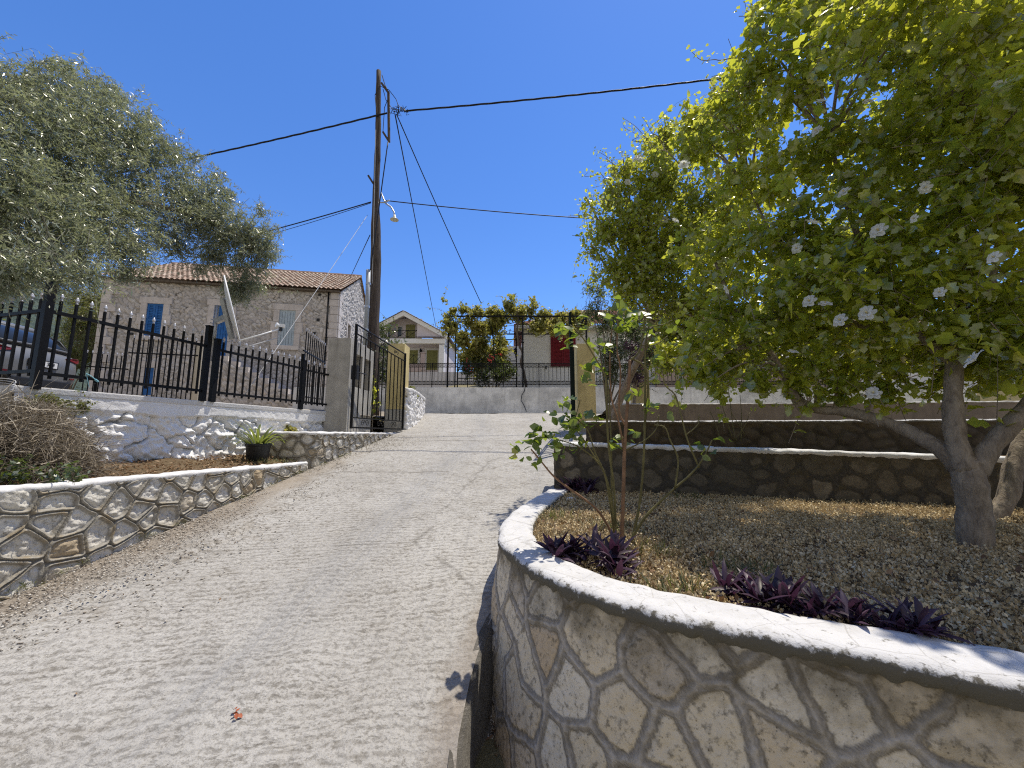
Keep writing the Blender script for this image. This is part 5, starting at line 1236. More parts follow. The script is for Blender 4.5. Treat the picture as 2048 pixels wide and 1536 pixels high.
# ------------------------------------------------------------------ white-flowered mallow trees
def flower_mesh():
    g = np.random.default_rng(2); V = []; F = []; R = []; n = 0
    for ring, (cnt, ln, el) in enumerate(((6, .055, .25), (5, .042, .7))):
        for i in range(cnt):
            a = 2 * math.pi * i / cnt + ring * .5 + g.uniform(-.15, .15); d = np.array([math.cos(a) * math.cos(el), math.sin(a) * math.cos(el), math.sin(el)]); s = np.array([-math.sin(a), math.cos(a), 0]); l = ln * g.uniform(.85, 1.1)
            up = np.cross(d, s) * -1; w = l * .42
            rows = [(0, .1, 0), (.45, .8, .03), (.8, 1.0, .0), (1.0, .62, -.12)]
            for t, ww, h in rows:
                for q in (-1, 0, 1): V.append(d * l * t + s * w * ww * q * .9 + np.array([0, 0, 1]) * l * (h + .08 * abs(q)) + g.normal(size=3) * .0018); R.append(.3 + .7 * t)
            for r_ in range(3):
                for q in range(2): a0 = n + r_ * 3 + q; F.append((a0, a0 + 1, a0 + 4, a0 + 3))
            n += 12
    me = mesh_np('flower', np.array(V), [np.array(F)], {'rnd': np.array(R)}); me.materials.append(m_petal); return me
FLOWER = flower_mesh()
def stamen_mesh():
    mb = MB(); mb.tube([(0, 0, .004), (0, 0, .03)], [.004, .006], 6); me = mb.mesh('stamen'); me.materials.append(simple('cream_stamen', (.62, .52, .25), .7)); return me
STAMEN = stamen_mesh()
def flower(parent, p, face, size):
    o = bpy.data.objects.new('flower', FLOWER); C.objects.link(o); o.parent = parent; o.location = Vector(p) - parent.location
    o.rotation_euler = Vector(face).to_track_quat('Z', 'Y').to_euler(); o.scale = (size, size, size)
    s = bpy.data.objects.new('stamen', STAMEN); C.objects.link(s); s.parent = o
def mallow_near():
    b = at_z(1952, 1098, -.70); Y = b[1]
    t = empty('mallow_tree', b, 'big white-flowered mallow tree with forked trunk standing in the planter bed', 'tree')
    A = lambda u, v, dy=0: at(u, v, Y + dy)
    mb = MB()
    n0 = Vector(b)
    tr = [(b[0] + .01, b[1], b[2] - .12), A(1950, 1080), A(1948, 1020), A(1938, 960), A(1930, 925, .02)]
    limb(mb, tr, .085, .076, 12, 6, .08)
    P1 = limb(mb, [A(1932, 945), A(1912, 880, .03), A(1906, 800, .06), A(1912, 700, .10), A(1935, 560, .12), A(1925, 400, .2), A(1900, 200, .3), A(1880, 20, .4)], .062, .018, 10, 6, .10)
    P2 = limb(mb, [A(1945, 950), A(1985, 890, -.04), A(2040, 830, -.1), A(2110, 740, -.15), A(2180, 580, -.2), A(2220, 380, -.2)], .06, .025, 10, 6, .10)
    P3 = limb(mb, [A(1930, 950, .02), A(1880, 900, .1), A(1800, 855, .3), A(1700, 825, .5), A(1620, 815, .65), A(1585, 780, .72), A(1560, 735, .75), A(1520, 680, .85), A(1470, 620, 1.0), A(1430, 520, 1.2)], .052, .018, 10, 6, .14)
    P4 = limb(mb, [A(1605, 815, .66), A(1588, 790, .7), A(1581, 775, .7)], .04, .036, 8, 4)
    P5 = limb(mb, [A(1900, 720, .1), A(1830, 660, .2), A(1760, 560, .3), A(1700, 430, .5), A(1660, 280, .6)], .034, .014, 8, 6, .1)
    P6 = limb(mb, [A(1905, 760, .1), A(1960, 640, .5), A(2000, 480, .9), A(2010, 300, 1.2)], .036, .016, 8, 6, .1)
    P7 = limb(mb, [A(1830, 655, .2), A(1720, 650, .5), A(1640, 600, .8), A(1560, 500, 1.0), A(1500, 380, 1.1)], .028, .011, 8, 6, .1)
    limbs = np.concatenate([P1, P2, P3, P5, P6, P7])
    S = [(1905, 60, 2.9, .55), (1750, 90, 2.9, .50), (1620, 60, 3.0, .42), (2020, 130, 2.5, .55), (1590, 190, 3.1, .36), (1700, 240, 2.9, .50), (1860, 260, 2.7, .55), (2010, 360, 2.4, .5), (1590, 330, 3.2, .42), (1480, 340, 3.6, .38), (1700, 420, 2.9, .48), (1860, 470, 2.6, .45), (1990, 560, 2.4, .42), (1560, 480, 3.2, .42), (1440, 500, 3.7, .42), (1680, 570, 2.8, .40), (1820, 620, 2.6, .36), (1560, 620, 3.1, .36), (1430, 640, 3.5, .36), (1950, 680, 2.5, .30), (1740, 690, 2.9, .26), (1650, 690, 3.0, .26), (1500, 700, 3.3, .20), (2090, 650, 2.3, .35), (2140, 300, 2.3, .6), (2130, 30, 2.6, .7), (1830, -90, 3.2, .7), (1990, -120, 3.0, .7), (1680, -60, 3.2, .5), (1600, 10, 3.15, .30), (1850, 715, 2.75, .18), (2040, 730, 2.4, .2), (1520, 250, 3.4, .26), (1660, 740, 3.1, .16), (1900, 330, 3.6, .6), (1750, 300, 3.8, .6), (2000, 200, 3.5, .6), (1850, 560, 3.5, .45), (1450, 715, 3.5, .20), (1395, 690, 3.7, .20), (1600, 735, 3.2, .20), (1790, 735, 2.9, .20), (1860, 765, 2.8, .12), (1700, 750, 3.0, .15), (1420, 765, 3.4, .10), (1510, 745, 3.2, .14), (1640, 790, 3.0, .08), (1560, 560, 3.9, .4), (1530, 150, 3.2, .26), (1455, 225, 3.6, .30), (1515, 60, 3.2, .20), (1405, 290, 4.0, .32), (1500, 130, 3.3, .18), (1540, -10, 3.2, .25), (1800, 0, 2.15, .30), (1950, 60, 2.05, .28), (1700, 40, 2.35, .28), (2050, 200, 2.0, .30), (1900, -70, 2.05, .38), (2060, 700, 2.6, .22), (1985, 735, 2.7, .14), (2050, 620, 3.2, .32), (1430, 215, 3.9, .26), (1380, 250, 4.1, .28), (1470, 180, 3.6, .22), (1600, 700, 3.6, .3), (1720, 680, 3.6, .3), (1480, 690, 3.9, .3), (1850, 690, 3.4, .3), (1440, 780, 3.4, .14), (1520, 770, 3.2, .16), (1580, 760, 3.2, .14), (1340, 700, 3.9, .2), (1760, 770, 2.9, .14), (1680, 770, 3.0, .12), (1390, 745, 3.5, .16), (1430, 740, 3.6, .2), (1610, 640, 3.4, .3), (1700, 620, 3.4, .3)]
    cl = px_clumps(S)
    L, tw, tips, us = crown(cl, 3900, 13, .080, .78, .30, 101, 'lobed', .25, .35, .9, .30, .55, (.35, 1.35), .0, 1.05)
    pts = np.array([c[:3] for c in cl])
    for c, (u, v, Yc, r) in zip(pts, S):
        k = np.linalg.norm(limbs - c, axis=1).argmin(); a = limbs[k]; m_ = (a + c) / 2 + np.array([0, 0, .06])
        limb(mb, [a, m_, c], .016, .004, 6, 5)
    mb.part('trunk', m_bark, t, True); twig_part('twigs', tw, m_bark, t); leaf_obj('crown', L, m_hib, t)
    # bare sprays against the sky at the left edge
    g = np.random.default_rng(8); mb = MB(); ps = []
    for pa, pb in (((1495, 130), (1378, 106)), ((1500, 200), (1418, 160)), ((1360, 330), (1255, 245)), ((1520, 60), (1485, 8)), ((1330, 300), (1285, 240)), ((1480, 260), (1405, 230))):
        Yc = 3.3 if pa[0] > 1400 else 3.9
        a = Vector(at(*pa, Yc)); b_ = Vector(at(*pb, Yc)); Q = [a.lerp(b_, k) + Vector(g.normal(size=3) * .022 * (k > 0)) for k in np.linspace(0, 1, 6)]; limb(mb, Q, .006, .002, 5, 4)
        for k in np.linspace(.1, 1, 30): ps.append(a.lerp(b_, k) + Vector(g.normal(size=3) * .028))
    mb.part('bare_spray', m_bark, t, True); ps = np.array(ps); N = len(ps)
    leaf_obj('spray_leaves', leaves_np(ps, g.normal(size=(N, 3)), unit(g.normal(size=(N, 3)) + [0, 0, 1]), .045 * g.uniform(.6, 1.2, N), .03 * g.uniform(.7, 1.1, N), 'lobed', g.uniform(.2, .95, N)), m_hib2, t)
    for u, v, Yf, s in ((1952, 720, 2.02, 1.0), (1735, 627, 2.35, 1.0), (1682, 641, 2.42, .95), (1758, 462, 2.35, 1.05), (1747, 787, 2.5, .95), (1625, 447, 2.6, 1.0), (1650, 610, 2.6, .8), (1620, 603, 2.6, .8), (1942, 68, 2.3, 1.25), (1884, 92, 2.35, 1.1), (1635, 262, 2.75, .8), (1660, 240, 2.75, .7), (1690, 385, 2.5, .7), (1594, 497, 2.75, .8), (1830, 437, 2.3, .6), (1635, 262, 2.7, .7), (1850, 375, 2.3, .7), (1735, 205, 2.5, .7), (1640, 205, 2.7, .7), (1368, 330, 3.3, 1.1), (1275, 318, 3.9, .9), (1350, 442, 3.2, .7), (2000, 170, 2.1, .8), (1990, 515, 2.0, .7), (1880, 585, 2.2, .6), (1585, 705, 2.8, .7), (1450, 580, 3.0, .7)):
        p = at(u, v, Yf); g2 = g.normal(size=3); p = tuple(k_ * .95 for k_ in p); flower(t, p, (-p[0] * .35 + g2[0] * .9, -p[1] * .4 + g2[1] * .5, 1.0 + g2[2] * .5), s * g.uniform(.85, 1.2))
    return t
mallow_near()
def mallow_far():
    b = at_z(2018, 1062, -.70)
    b = (b[0] + .12, b[1] + .35, -.70)
    t = empty('mallow_tree', b, 'second mallow trunk leaning right behind the big forked one', 'tree')
    mb = MB(); A = lambda u, v, dy=0: at(u, v, b[1] + dy)
    limb(mb, [(b[0], b[1], -.85), A(2012, 1000), A(2030, 920, .05), A(2075, 820, .1), A(2150, 700, .2), A(2240, 500, .3)], .072, .035, 10, 6, .1)
    L, tw, *_ = crown(px_clumps([(2230, 450, 3.0, .6), (2150, 560, 2.9, .4), (2260, 200, 3.1, .7)]), 260, 12, .07, .8, .3, 131, 'lobed', .25, .35, .9, .4, .2)
    mb.part('trunk', m_bark, t, True); twig_part('twigs', tw, m_bark, t); leaf_obj('crown', L, m_hib, t)
mallow_far()
def mallow_left():
    b = (1.86, 7.5, .0)
    t = empty('mallow_tree', b, 'looser small-leaved mallow tree rising behind the terrace walls, left of the big one', 'tree')
    S = [(1400, 420, 5.2, .62), (1290, 400, 5.1, .42), (1230, 380, 5.0, .26), (1210, 460, 5.0, .26), (1310, 300, 5.3, .34), (1400, 280, 5.5, .42), (1280, 500, 5.1, .40), (1340, 580, 5.2, .46), (1260, 590, 5.1, .30), (1420, 560, 5.4, .5), (1470, 420, 5.6, .6), (1490, 250, 5.7, .40), (1360, 670, 5.3, .38), (1480, 660, 5.6, .5), (1600, 600, 5.9, .6), (1700, 500, 6.0, .7), (1180, 410, 4.95, .14), (1190, 500, 4.95, .16), (1330, 720, 5.3, .24), (1440, 735, 5.4, .26), (1320, 350, 5.0, .40), (1260, 450, 5.0, .40), (1230, 540, 5.0, .30), (1300, 540, 4.9, .40), (1360, 480, 4.9, .45), (1250, 340, 5.0, .26), (1380, 620, 5.0, .40), (1330, 270, 5.1, .24)]
    cl = px_clumps(S); mb = MB(); c0 = Vector((b[0], b[1], b[2]))
    top = Vector(at(1310, 650, 6.2)); P = limb(mb, [c0 - Vector((0, 0, .1)), c0.lerp(top, .4) + Vector((-.06, 0, 0)), top], .085, .05, 9, 6, .1)
    for c in cl:
        c = Vector(c[:3]); m_ = top.lerp(c, .5) + Vector((0, 0, -.06)); limb(mb, [top, m_ + Vector(np.random.default_rng(int(abs(c.x) * 1e4)).normal(size=3) * .08), c, c + (c - top) * .06], .024, .004, 6, 5)
    L, tw, *_ = crown(cl, 3700, 12, .068, .70, .34, 151, 'oval', .45, .2, .8, .2, .42, (.5, 1.2), 0, 1.5, .4)
    mb.part('trunk', m_bark, t, True); twig_part('twigs', tw, m_bark, t); leaf_obj('crown', L, m_hib2, t)
    g = np.random.default_rng(12); bare = []
    for pa, pb in (((1230, 360), (1168, 345)), ((1220, 470), (1160, 420)), ((1210, 520), (1152, 515)), ((1225, 560), (1165, 560)), ((1300, 300), (1250, 244)), ((1240, 420), (1170, 382)), ((1250, 620), (1175, 585)), ((1230, 330), (1190, 300))):
        a = Vector(at(*pa, 5.0)); b_ = Vector(at(*pb, 4.95)); bare.append((a, a.lerp(b_, .5) + Vector((0, 0, .05)), b_))
    mb = MB(); ps = []
    for a, m_, b_ in bare:
        limb(mb, [a.lerp(b_, k) + Vector(g.normal(size=3) * .04 * (k > 0)) for k in np.linspace(0, 1, 6)], .006, .002, 5, 4)
        for k in np.linspace(.05, 1, 40): ps.append(a.lerp(b_, k) + Vector(g.normal(size=3) * .05))
    mb.part('bare_spray', m_bark, t, True); ps = np.array(ps); N = len(ps)
    leaf_obj('spray_leaves', leaves_np(ps, g.normal(size=(N, 3)), unit(g.normal(size=(N, 3)) + [0, 0, 1]), .05 * g.uniform(.6, 1.2, N), .03 * g.uniform(.7, 1.1, N), 'oval', g.uniform(.2, .95, N)), m_hib2, t)
    for u, v in ((1372, 330), (1310, 350), (1255, 365), (1280, 320), (1400, 470), (1330, 440), (1465, 520)):
        p = at(u, v, 4.75); flower(t, p, (-p[0] * .4 + g.normal() * .3, -p[1], .8), 1.0)
mallow_left()

# ------------------------------------------------------------------ olive tree reaching in from the left
def olive():
    b = (-6.9, 4.5, float(zyard(4.5)) - .05)
    t = empty('olive_tree', b, 'large silvery olive tree reaching in over the picket fence from the left', 'tree')
    S = [(-60, 330, 3.5, .75), (60, 260, 3.7, .62), (40, 430, 3.4, .60), (150, 220, 4.0, .50), (180, 330, 4.0, .60), (120, 420, 3.6, .55), (250, 260, 4.2, .42), (300, 340, 4.4, .48), (220, 440, 4.0, .50), (330, 420, 4.4, .46), (400, 380, 4.6, .38), (440, 440, 4.7, .36), (500, 470, 4.8, .30), (535, 500, 4.8, .20), (500, 530, 4.8, .26), (470, 575, 4.8, .22), (450, 480, 4.75, .34), (400, 440, 4.6, .36), (520, 490, 4.85, .26), (505, 560, 4.85, .2), (430, 510, 4.7, .24), (350, 490, 4.5, .24), (60, 520, 3.3, .30), (150, 500, 3.5, .34), (250, 500, 4.0, .24), (-80, 500, 3.2, .4), (30, 180, 4.0, .32), (100, 165, 4.2, .26), (200, 180, 4.3, .26), (-120, 150, 3.8, .6), (550, 460, 4.8, .12), (455, 390, 4.8, .14), (340, 300, 4.5, .22), (30, 555, 3.2, .18), (110, 550, 3.4, .16), (520, 420, 4.85, .14), (440, 350, 4.8, .12), (390, 310, 4.7, .12), (300, 245, 4.5, .16), (490, 590, 4.85, .10), (240, 195, 4.4, .14), (120, 130, 4.3, .14)]
    S = [(u, v, Y * (1.12 + .22 * min(max(u, 0) / 400, 1)), r * (1.12 + .22 * min(max(u, 0) / 400, 1))) for u, v, Y, r in S]
    cl = px_clumps(S); mb = MB(); top = Vector((-6.6, 4.6, 2.5)); c0 = Vector(b)
    limb(mb, [c0 - Vector((0, 0, .15)), c0.lerp(top, .5) + Vector((-.08, 0, 0)), top], .26, .17, 12, 6, .2)
    main = [limb(mb, [top, Vector(at(40, 420, 5.3)), Vector(at(230, 400, 5.1)), Vector(at(380, 430, 6.0)), Vector(at(500, 480, 6.4))], .06, .015, 8, 8, .1), limb(mb, [top, Vector(at(60, 320, 5.2)), Vector(at(170, 250, 5.2))], .05, .015, 8, 8, .1), limb(mb, [top, Vector(at(-60, 440, 4.6)), Vector(at(100, 470, 4.6))], .05, .015, 8, 8, .1)]
    pts = np.concatenate(main)
    for c in cl:
        c = np.array(c[:3]); a = pts[np.linalg.norm(pts - c, axis=1).argmin()]; limb(mb, [a, (a + c) / 2 + np.array([0, 0, .04]), c], .012, .003, 5, 4)
    L1, tw, *_ = crown(cl, 8800, 15, .068, .24, .27, 201, 'narrow', .25, .05, .75, .3, .42, (.6, 1.25), .18, 1.8, .34)
    L2, tw2, *_ = crown(px_clumps([(20, 545, 3.0, .12), (90, 550, 3.1, .12), (170, 545, 3.3, .14), (250, 545, 5.0, .15), (60, 540, 3.1, .16), (470, 590, 6.4, .18), (400, 540, 6.1, .12), (130, 560, 3.2, .1), (0, 565, 3.0, .14)]), 260, 14, .066, .24, .3, 203, 'narrow', -.3, .25, .7, .3, 0, (.6, 1.2), .3)
    mb.part('trunk', m_bark, t, True); twig_part('twigs', (np.concatenate([tw[0], tw2[0]]), np.concatenate([tw[1], tw2[1] + len(tw[0])])), m_twig, t); leaf_obj('crown', join_np([L1, L2]), m_olive, t)
olive()

# ------------------------------------------------------------------ grapevine over the pergola
def vine():
    b = (.52, 14.75, 1.66)
    t = empty('grapevine', b, 'yellowing grapevine sprawling over the iron pergola', 'vine')
    mb = MB(); A = lambda u, v, Y=14.8: at(u, v, Y)
    limb(mb, [A(1053, 778), A(1048, 745), A(1042, 725), A(1045, 705), A(1038, 690), A(1034, 665), A(1036, 640), A(1034, 620)], .05, .035, 8, 5, .25)
    g = np.random.default_rng(77)
    for k in range(26):
        x = g.uniform(-2.3, 2.4); y = g.uniform(14.8, 17); p = Vector((x, y, 4.62 + g.uniform(-.05, .12))); q = p + Vector((g.uniform(-1, 1), g.uniform(-.5, .5), g.uniform(-.35, .25))); limb(mb, [p, p.lerp(q, .5) + Vector((0, 0, g.uniform(-.15, .1))), q], .02, .01, 5, 4)
    S = [(900, 640, 14.6, .42), (905, 610, 14.7, .22), (940, 625, 15, .42), (960, 645, 15.5, .5), (1000, 620, 15, .42), (1020, 600, 15.2, .34), (1040, 615, 15, .42), (1062, 605, 15.4, .30), (985, 640, 16, .5), (1080, 630, 15.5, .40), (1110, 640, 15.6, .40), (1145, 635, 15.6, .36), (925, 665, 15.8, .45), (960, 680, 16.4, .55), (1000, 672, 16.8, .45), (930, 700, 16.8, .4), (990, 700, 17.2, .5), (960, 715, 17.2, .5), (1010, 715, 17.4, .35), (895, 620, 14.6, .16), (1022, 582, 15.1, .12), (1065, 588, 15.4, .14), (890, 590, 14.6, .10), (1090, 618, 15.2, .32), (1120, 622, 15.4, .34), (1150, 618, 15.6, .36), (1075, 640, 15.0, .30), (1110, 645, 15.0, .26), (1140, 648, 15.2, .26), (985, 612, 15.0, .30), (955, 610, 14.8, .26), (1170, 630, 15.8, .34), (930, 606, 14.8, .22), (1000, 690, 16.5, .42), (945, 690, 16.0, .40)]
    S = [(u, v + 12, Y, r * .86) for u, v, Y, r in S]
    L, tw, *_ = crown(px_clumps(S), 2700, 11, .11, .95, .45, 301, 'lobed', .3, .35, .9, .25, .12, (.55, 1.2), 0, .8)
    mb.part('trunk', m_vinebark, t, True); twig_part('twigs', tw, m_vinebark, t); leaf_obj('crown', L, m_vine, t)
vine()
def shrub(name, clumps, base, n, per, ln, wd, tw, seed, m, label, kind='diamond', cat='shrub', stems=6, r=.03, gap=.3, group=None, **kw):
    t = empty(name, base, label, cat, group); mb = MB(); c0 = Vector(base)
    for c in clumps[:stems]:
        c = Vector(c[:3]); limb(mb, [c0 - Vector((0, 0, .05)), c0.lerp(c, .5) + Vector((.03, 0, .08)), c], r, r * .25, 6, 4)
    L, tw_, *_ = crown(clumps, n, per, ln, wd, tw, seed, kind, gap=gap, **kw)
    mb.part('stems', m_bark, t, True); twig_part('twigs', tw_, m_bark, t); leaf_obj('foliage', L, m, t); return t
s = shrub('flowering_shrub', px_clumps([(935, 735, 15.6, .4), (965, 750, 15.4, .38), (1000, 748, 15.6, .42), (1020, 740, 15.8, .35), (950, 720, 16.2, .4), (985, 725, 16, .45)]), (-.8, 15.6, 1.62), 420, 11, .10, .6, .35, 311, m_shrub, 'dark shrub with a few red flowers under the pergola', shell=.3)
g = np.random.default_rng(4)
for u, v in ((1052 - 72, 722), (985, 712), (1000, 708), (942, 742), (938, 737), (935, 718), (978, 716)):
    p = np.array(at(u, v, 15.2)); N = 7; o = leaf_obj('red_blossom', leaves_np(p + g.normal(size=(N, 3)) * .05, g.normal(size=(N, 3)), g.normal(size=(N, 3)), np.full(N, .09), np.full(N, .07), 'diamond', g.random(N)), m_redflower, s)
# evergreen behind the right yellow pillar
shrub('evergreen_shrub', px_clumps([(1215, 640, 9.9, .42), (1260, 640, 10.2, .55), (1185, 620, 9.8, .30), (1230, 700, 10, .5), (1290, 690, 10.4, .6), (1200, 585, 9.8, .18), (1240, 590, 10, .26), (1225, 740, 10, .4), (1180, 575, 9.8, .12), (1270, 740, 10.2, .45), (1330, 640, 10.6, .6), (1400, 700, 10.8, .6), (1480, 720, 11, .5)]), (2.5, 10.1, .62), 2600, 12, .062, .55, .34, 321, m_shrub, 'dense small-leaved evergreen behind the right yellow pillar', shell=.3, stems=8, gap=.35, gapsc=1.4)
shrub('dark_tree', [(*at(u, v, 12.2), r) for u, v, r in ((1500, 700, .8), (1600, 680, 1.0), (1700, 690, 1.0), (1800, 690, 1.0), (1900, 680, 1.1), (2020, 690, 1.2), (1560, 620, 1.0), (1750, 620, 1.1), (1950, 610, 1.2))], (9.5, 12.2, .66), 1500, 11, .12, .55, .5, 323, m_shrub, 'dark leafy screen of foliage behind the top terrace wall at the right', shell=.3, stems=9, gap=.2, gapsc=.8, cat='tree')
# red-leaved stem behind the rose
shrub('red_leaved_shrub', px_clumps([(1268, 720, 9.3, .22), (1272, 755, 9.3, .18), (1262, 690, 9.4, .18)]), (*at(1268, 832, 9.3)[:2], .6), 90, 9, .08, .5, .25, 325, m_purple, 'dark red-leaved shrub between the two right-hand yellow pillars', stems=3)
# behind the left pillar and gate
shrub('climbing_shrub', px_clumps([(735, 760, 8.75, .16), (742, 790, 8.7, .18), (738, 820, 8.7, .14), (725, 775, 8.6, .10)]), (-3.2, 8.85, .03), 90, 10, .075, .7, .2, 331, m_hib2, 'small leafy shrub behind the concrete pillar and iron gate', 'oval', stems=3, r=.015, gap=0)
shrub('bush', px_clumps([(770, 660, 10.5, .32), (790, 700, 10.6, .35), (765, 710, 10.4, .42), (748, 745, 10.2, .40), (775, 745, 10.3, .32)]), (-3.0, 10.5, .9), 330, 10, .07, .6, .3, 335, m_shrub, 'green bush behind the left yellow pillar at the foot of the utility pole', stems=5, gap=.2)
shrub('bush', px_clumps([(826, 788, 10.2, .12), (822, 778, 10.2, .10), (824, 800, 10.1, .08)]), (-2.6, 10.3, .95), 36, 8, .08, .6, .16, 337, m_bamboo, 'pale tuft hanging over the end of the stub wall', stems=2, r=.01, gap=0)
# trees beyond the lot
shrub('bamboo_clump', px_clumps([(182, 640, 15.5, .9), (170, 590, 16, .7), (190, 690, 15, .9), (195, 600, 16, .5), (160, 660, 15.5, .7), (205, 560, 17, .4)]), (-18, 15.5, 1.4), 1050, 10, .17, .22, .7, 341, m_bamboo, 'yellow-green bamboo clump beside the left end of the stone house', 'narrow', 'bamboo', gap=.3, gapsc=.7)
shrub('bush', px_clumps([(60, 690, 16, .7), (110, 700, 16, .65), (10, 685, 16, .8), (140, 715, 15, .6), (-60, 680, 16, .9), (70, 725, 15, .7), (-10, 725, 15, .8)]), (-21, 16, 1.0), 700, 10, .16, .5, .6, 343, m_bamboo, 'broad pale green bush behind the parked car', gap=.3, gapsc=.6)

# ------------------------------------------------------------------ strap-leaved plants
def straps(n, base, spread, ln, wd, seed, el=(.5, 1.4), bend=1.2, segs=6, az=None, fold=.25, twist=.0):
    g = np.random.default_rng(seed); V = []; F = []; R = []; k = 0; base = np.array(base, float)
    for i in range(n):
        a = g.uniform(0, 6.283) if az is None else az + g.normal() * .5
        rr = spread * math.sqrt(g.random()); p = base + np.array([math.cos(a), math.sin(a), 0]) * rr * g.uniform(.6, 1)
        e = g.uniform(*el); l = ln * g.uniform(.6, 1.15); w = wd * g.uniform(.75, 1.2); c = bend * g.uniform(.4, 1.3); rv = g.random()
        a2 = a + g.normal() * .3; pos = p.copy()
        for j in range(segs + 1):
            t = j / segs; ee = e - c * t * t; d = np.array([math.cos(a2) * math.cos(ee), math.sin(a2) * math.cos(ee), math.sin(ee)])
            if j: pos = pos + d * l / segs
            s = np.array([-math.sin(a2), math.cos(a2), 0]); up = np.cross(d, s) * -1
            ww = w * (.55 + 1.1 * t if t < .35 else .94 * (1 - ((t - .35) / .65) ** 2.2) + .0) * .5
            up = np.cross(s, d)
            V += [pos - s * ww - up * -fold * ww, pos, pos + s * ww - up * -fold * ww]; R += [rv] * 3
        for j in range(segs):
            q = k + j * 3; F += [(q, q + 1, q + 4, q + 3), (q + 1, q + 2, q + 5, q + 4)]
        k += (segs + 1) * 3
    return np.array(V), np.array(F), np.array(R)
def potted():
    p = at(514, 926, 5.45); p = (p[0], p[1], -.40)
    t = empty('plant_pot', p, 'round black plastic pot on the soil at the end of the left bed', 'plant pot')
    mb = MB(); mb.lathe([(.105, 0), (.125, .02), (.15, .24), (.152, .245), (.16, .25), (.162, .28), (.15, .285), (.14, .25), (.13, .23)], p, 28); mb.part('pot', m_black, t, True)
    mb = MB(); mb.lathe([(.001, .225), (.135, .23)], p, 16); mb.part('soil', m_bed, t)
    q = empty('agapanthus', (p[0], p[1], p[2] + .23), 'bright green strap-leaved plant growing in the black pot', 'plant')
    leaf_obj('leaves', straps(52, (p[0], p[1], p[2] + .22), .07, .46, .040, 5, (.55, 1.45), 1.3), m_strap, q)
potted()
def purple(u, v, n, ln, spread, seed, label, z=-.70, elong=None):
    p = at_z(u, v, z + .02); g = np.random.default_rng(seed)
    t = empty('purple_heart_plant', (p[0], p[1], z), label, 'plant', 'purple plants edging the planter bed')
    Ls = []; mb = MB()
    ns = max(5, n // 9)
    for i in range(ns):
        o = g.normal(size=2) * spread * .5
        if elong is not None: o = np.array(elong) * g.uniform(-1, 1) + o * .6
        b = Vector((p[0] + o[0], p[1] + o[1], z)); h = g.uniform(.03, .10); top = b + Vector((g.uniform(-.05, .05), g.uniform(-.05, .05), h)); mb.tube([b, b.lerp(top, .5), top], .006, 5)
        Ls.append(straps(9, tuple(top - Vector((0, 0, .02))), .02, ln, ln * .24, seed * 50 + i, (.05, 1.35), .7, 5, fold=.5))
    mb.part('stems', m_purple, t); leaf_obj('leaves', join_np(Ls), m_purple, t)
purple(1205, 1128, 170, .15, .15, 401, 'purple plant at the foot of the rose, spilling to the white cap', elong=(.17, -.09))
purple(1545, 1212, 150, .125, .12, 402, 'dark purple plant by the cap, left one of the shaded pair', elong=(.12, -.06))
purple(1735, 1258, 140, .105, .11, 403, 'dark purple plant by the cap, right one of the shaded pair', elong=(.13, -.07))
purple(1160, 985, 130, .20, .16, 404, 'purple plant in the far corner of the bed against the terrace wall', elong=(.12, -.02))
purple(1330, 888, 60, .16, .15, 405, 'purple plant on the second terrace just behind the wall cap', z=-.28, elong=(.3, 0))

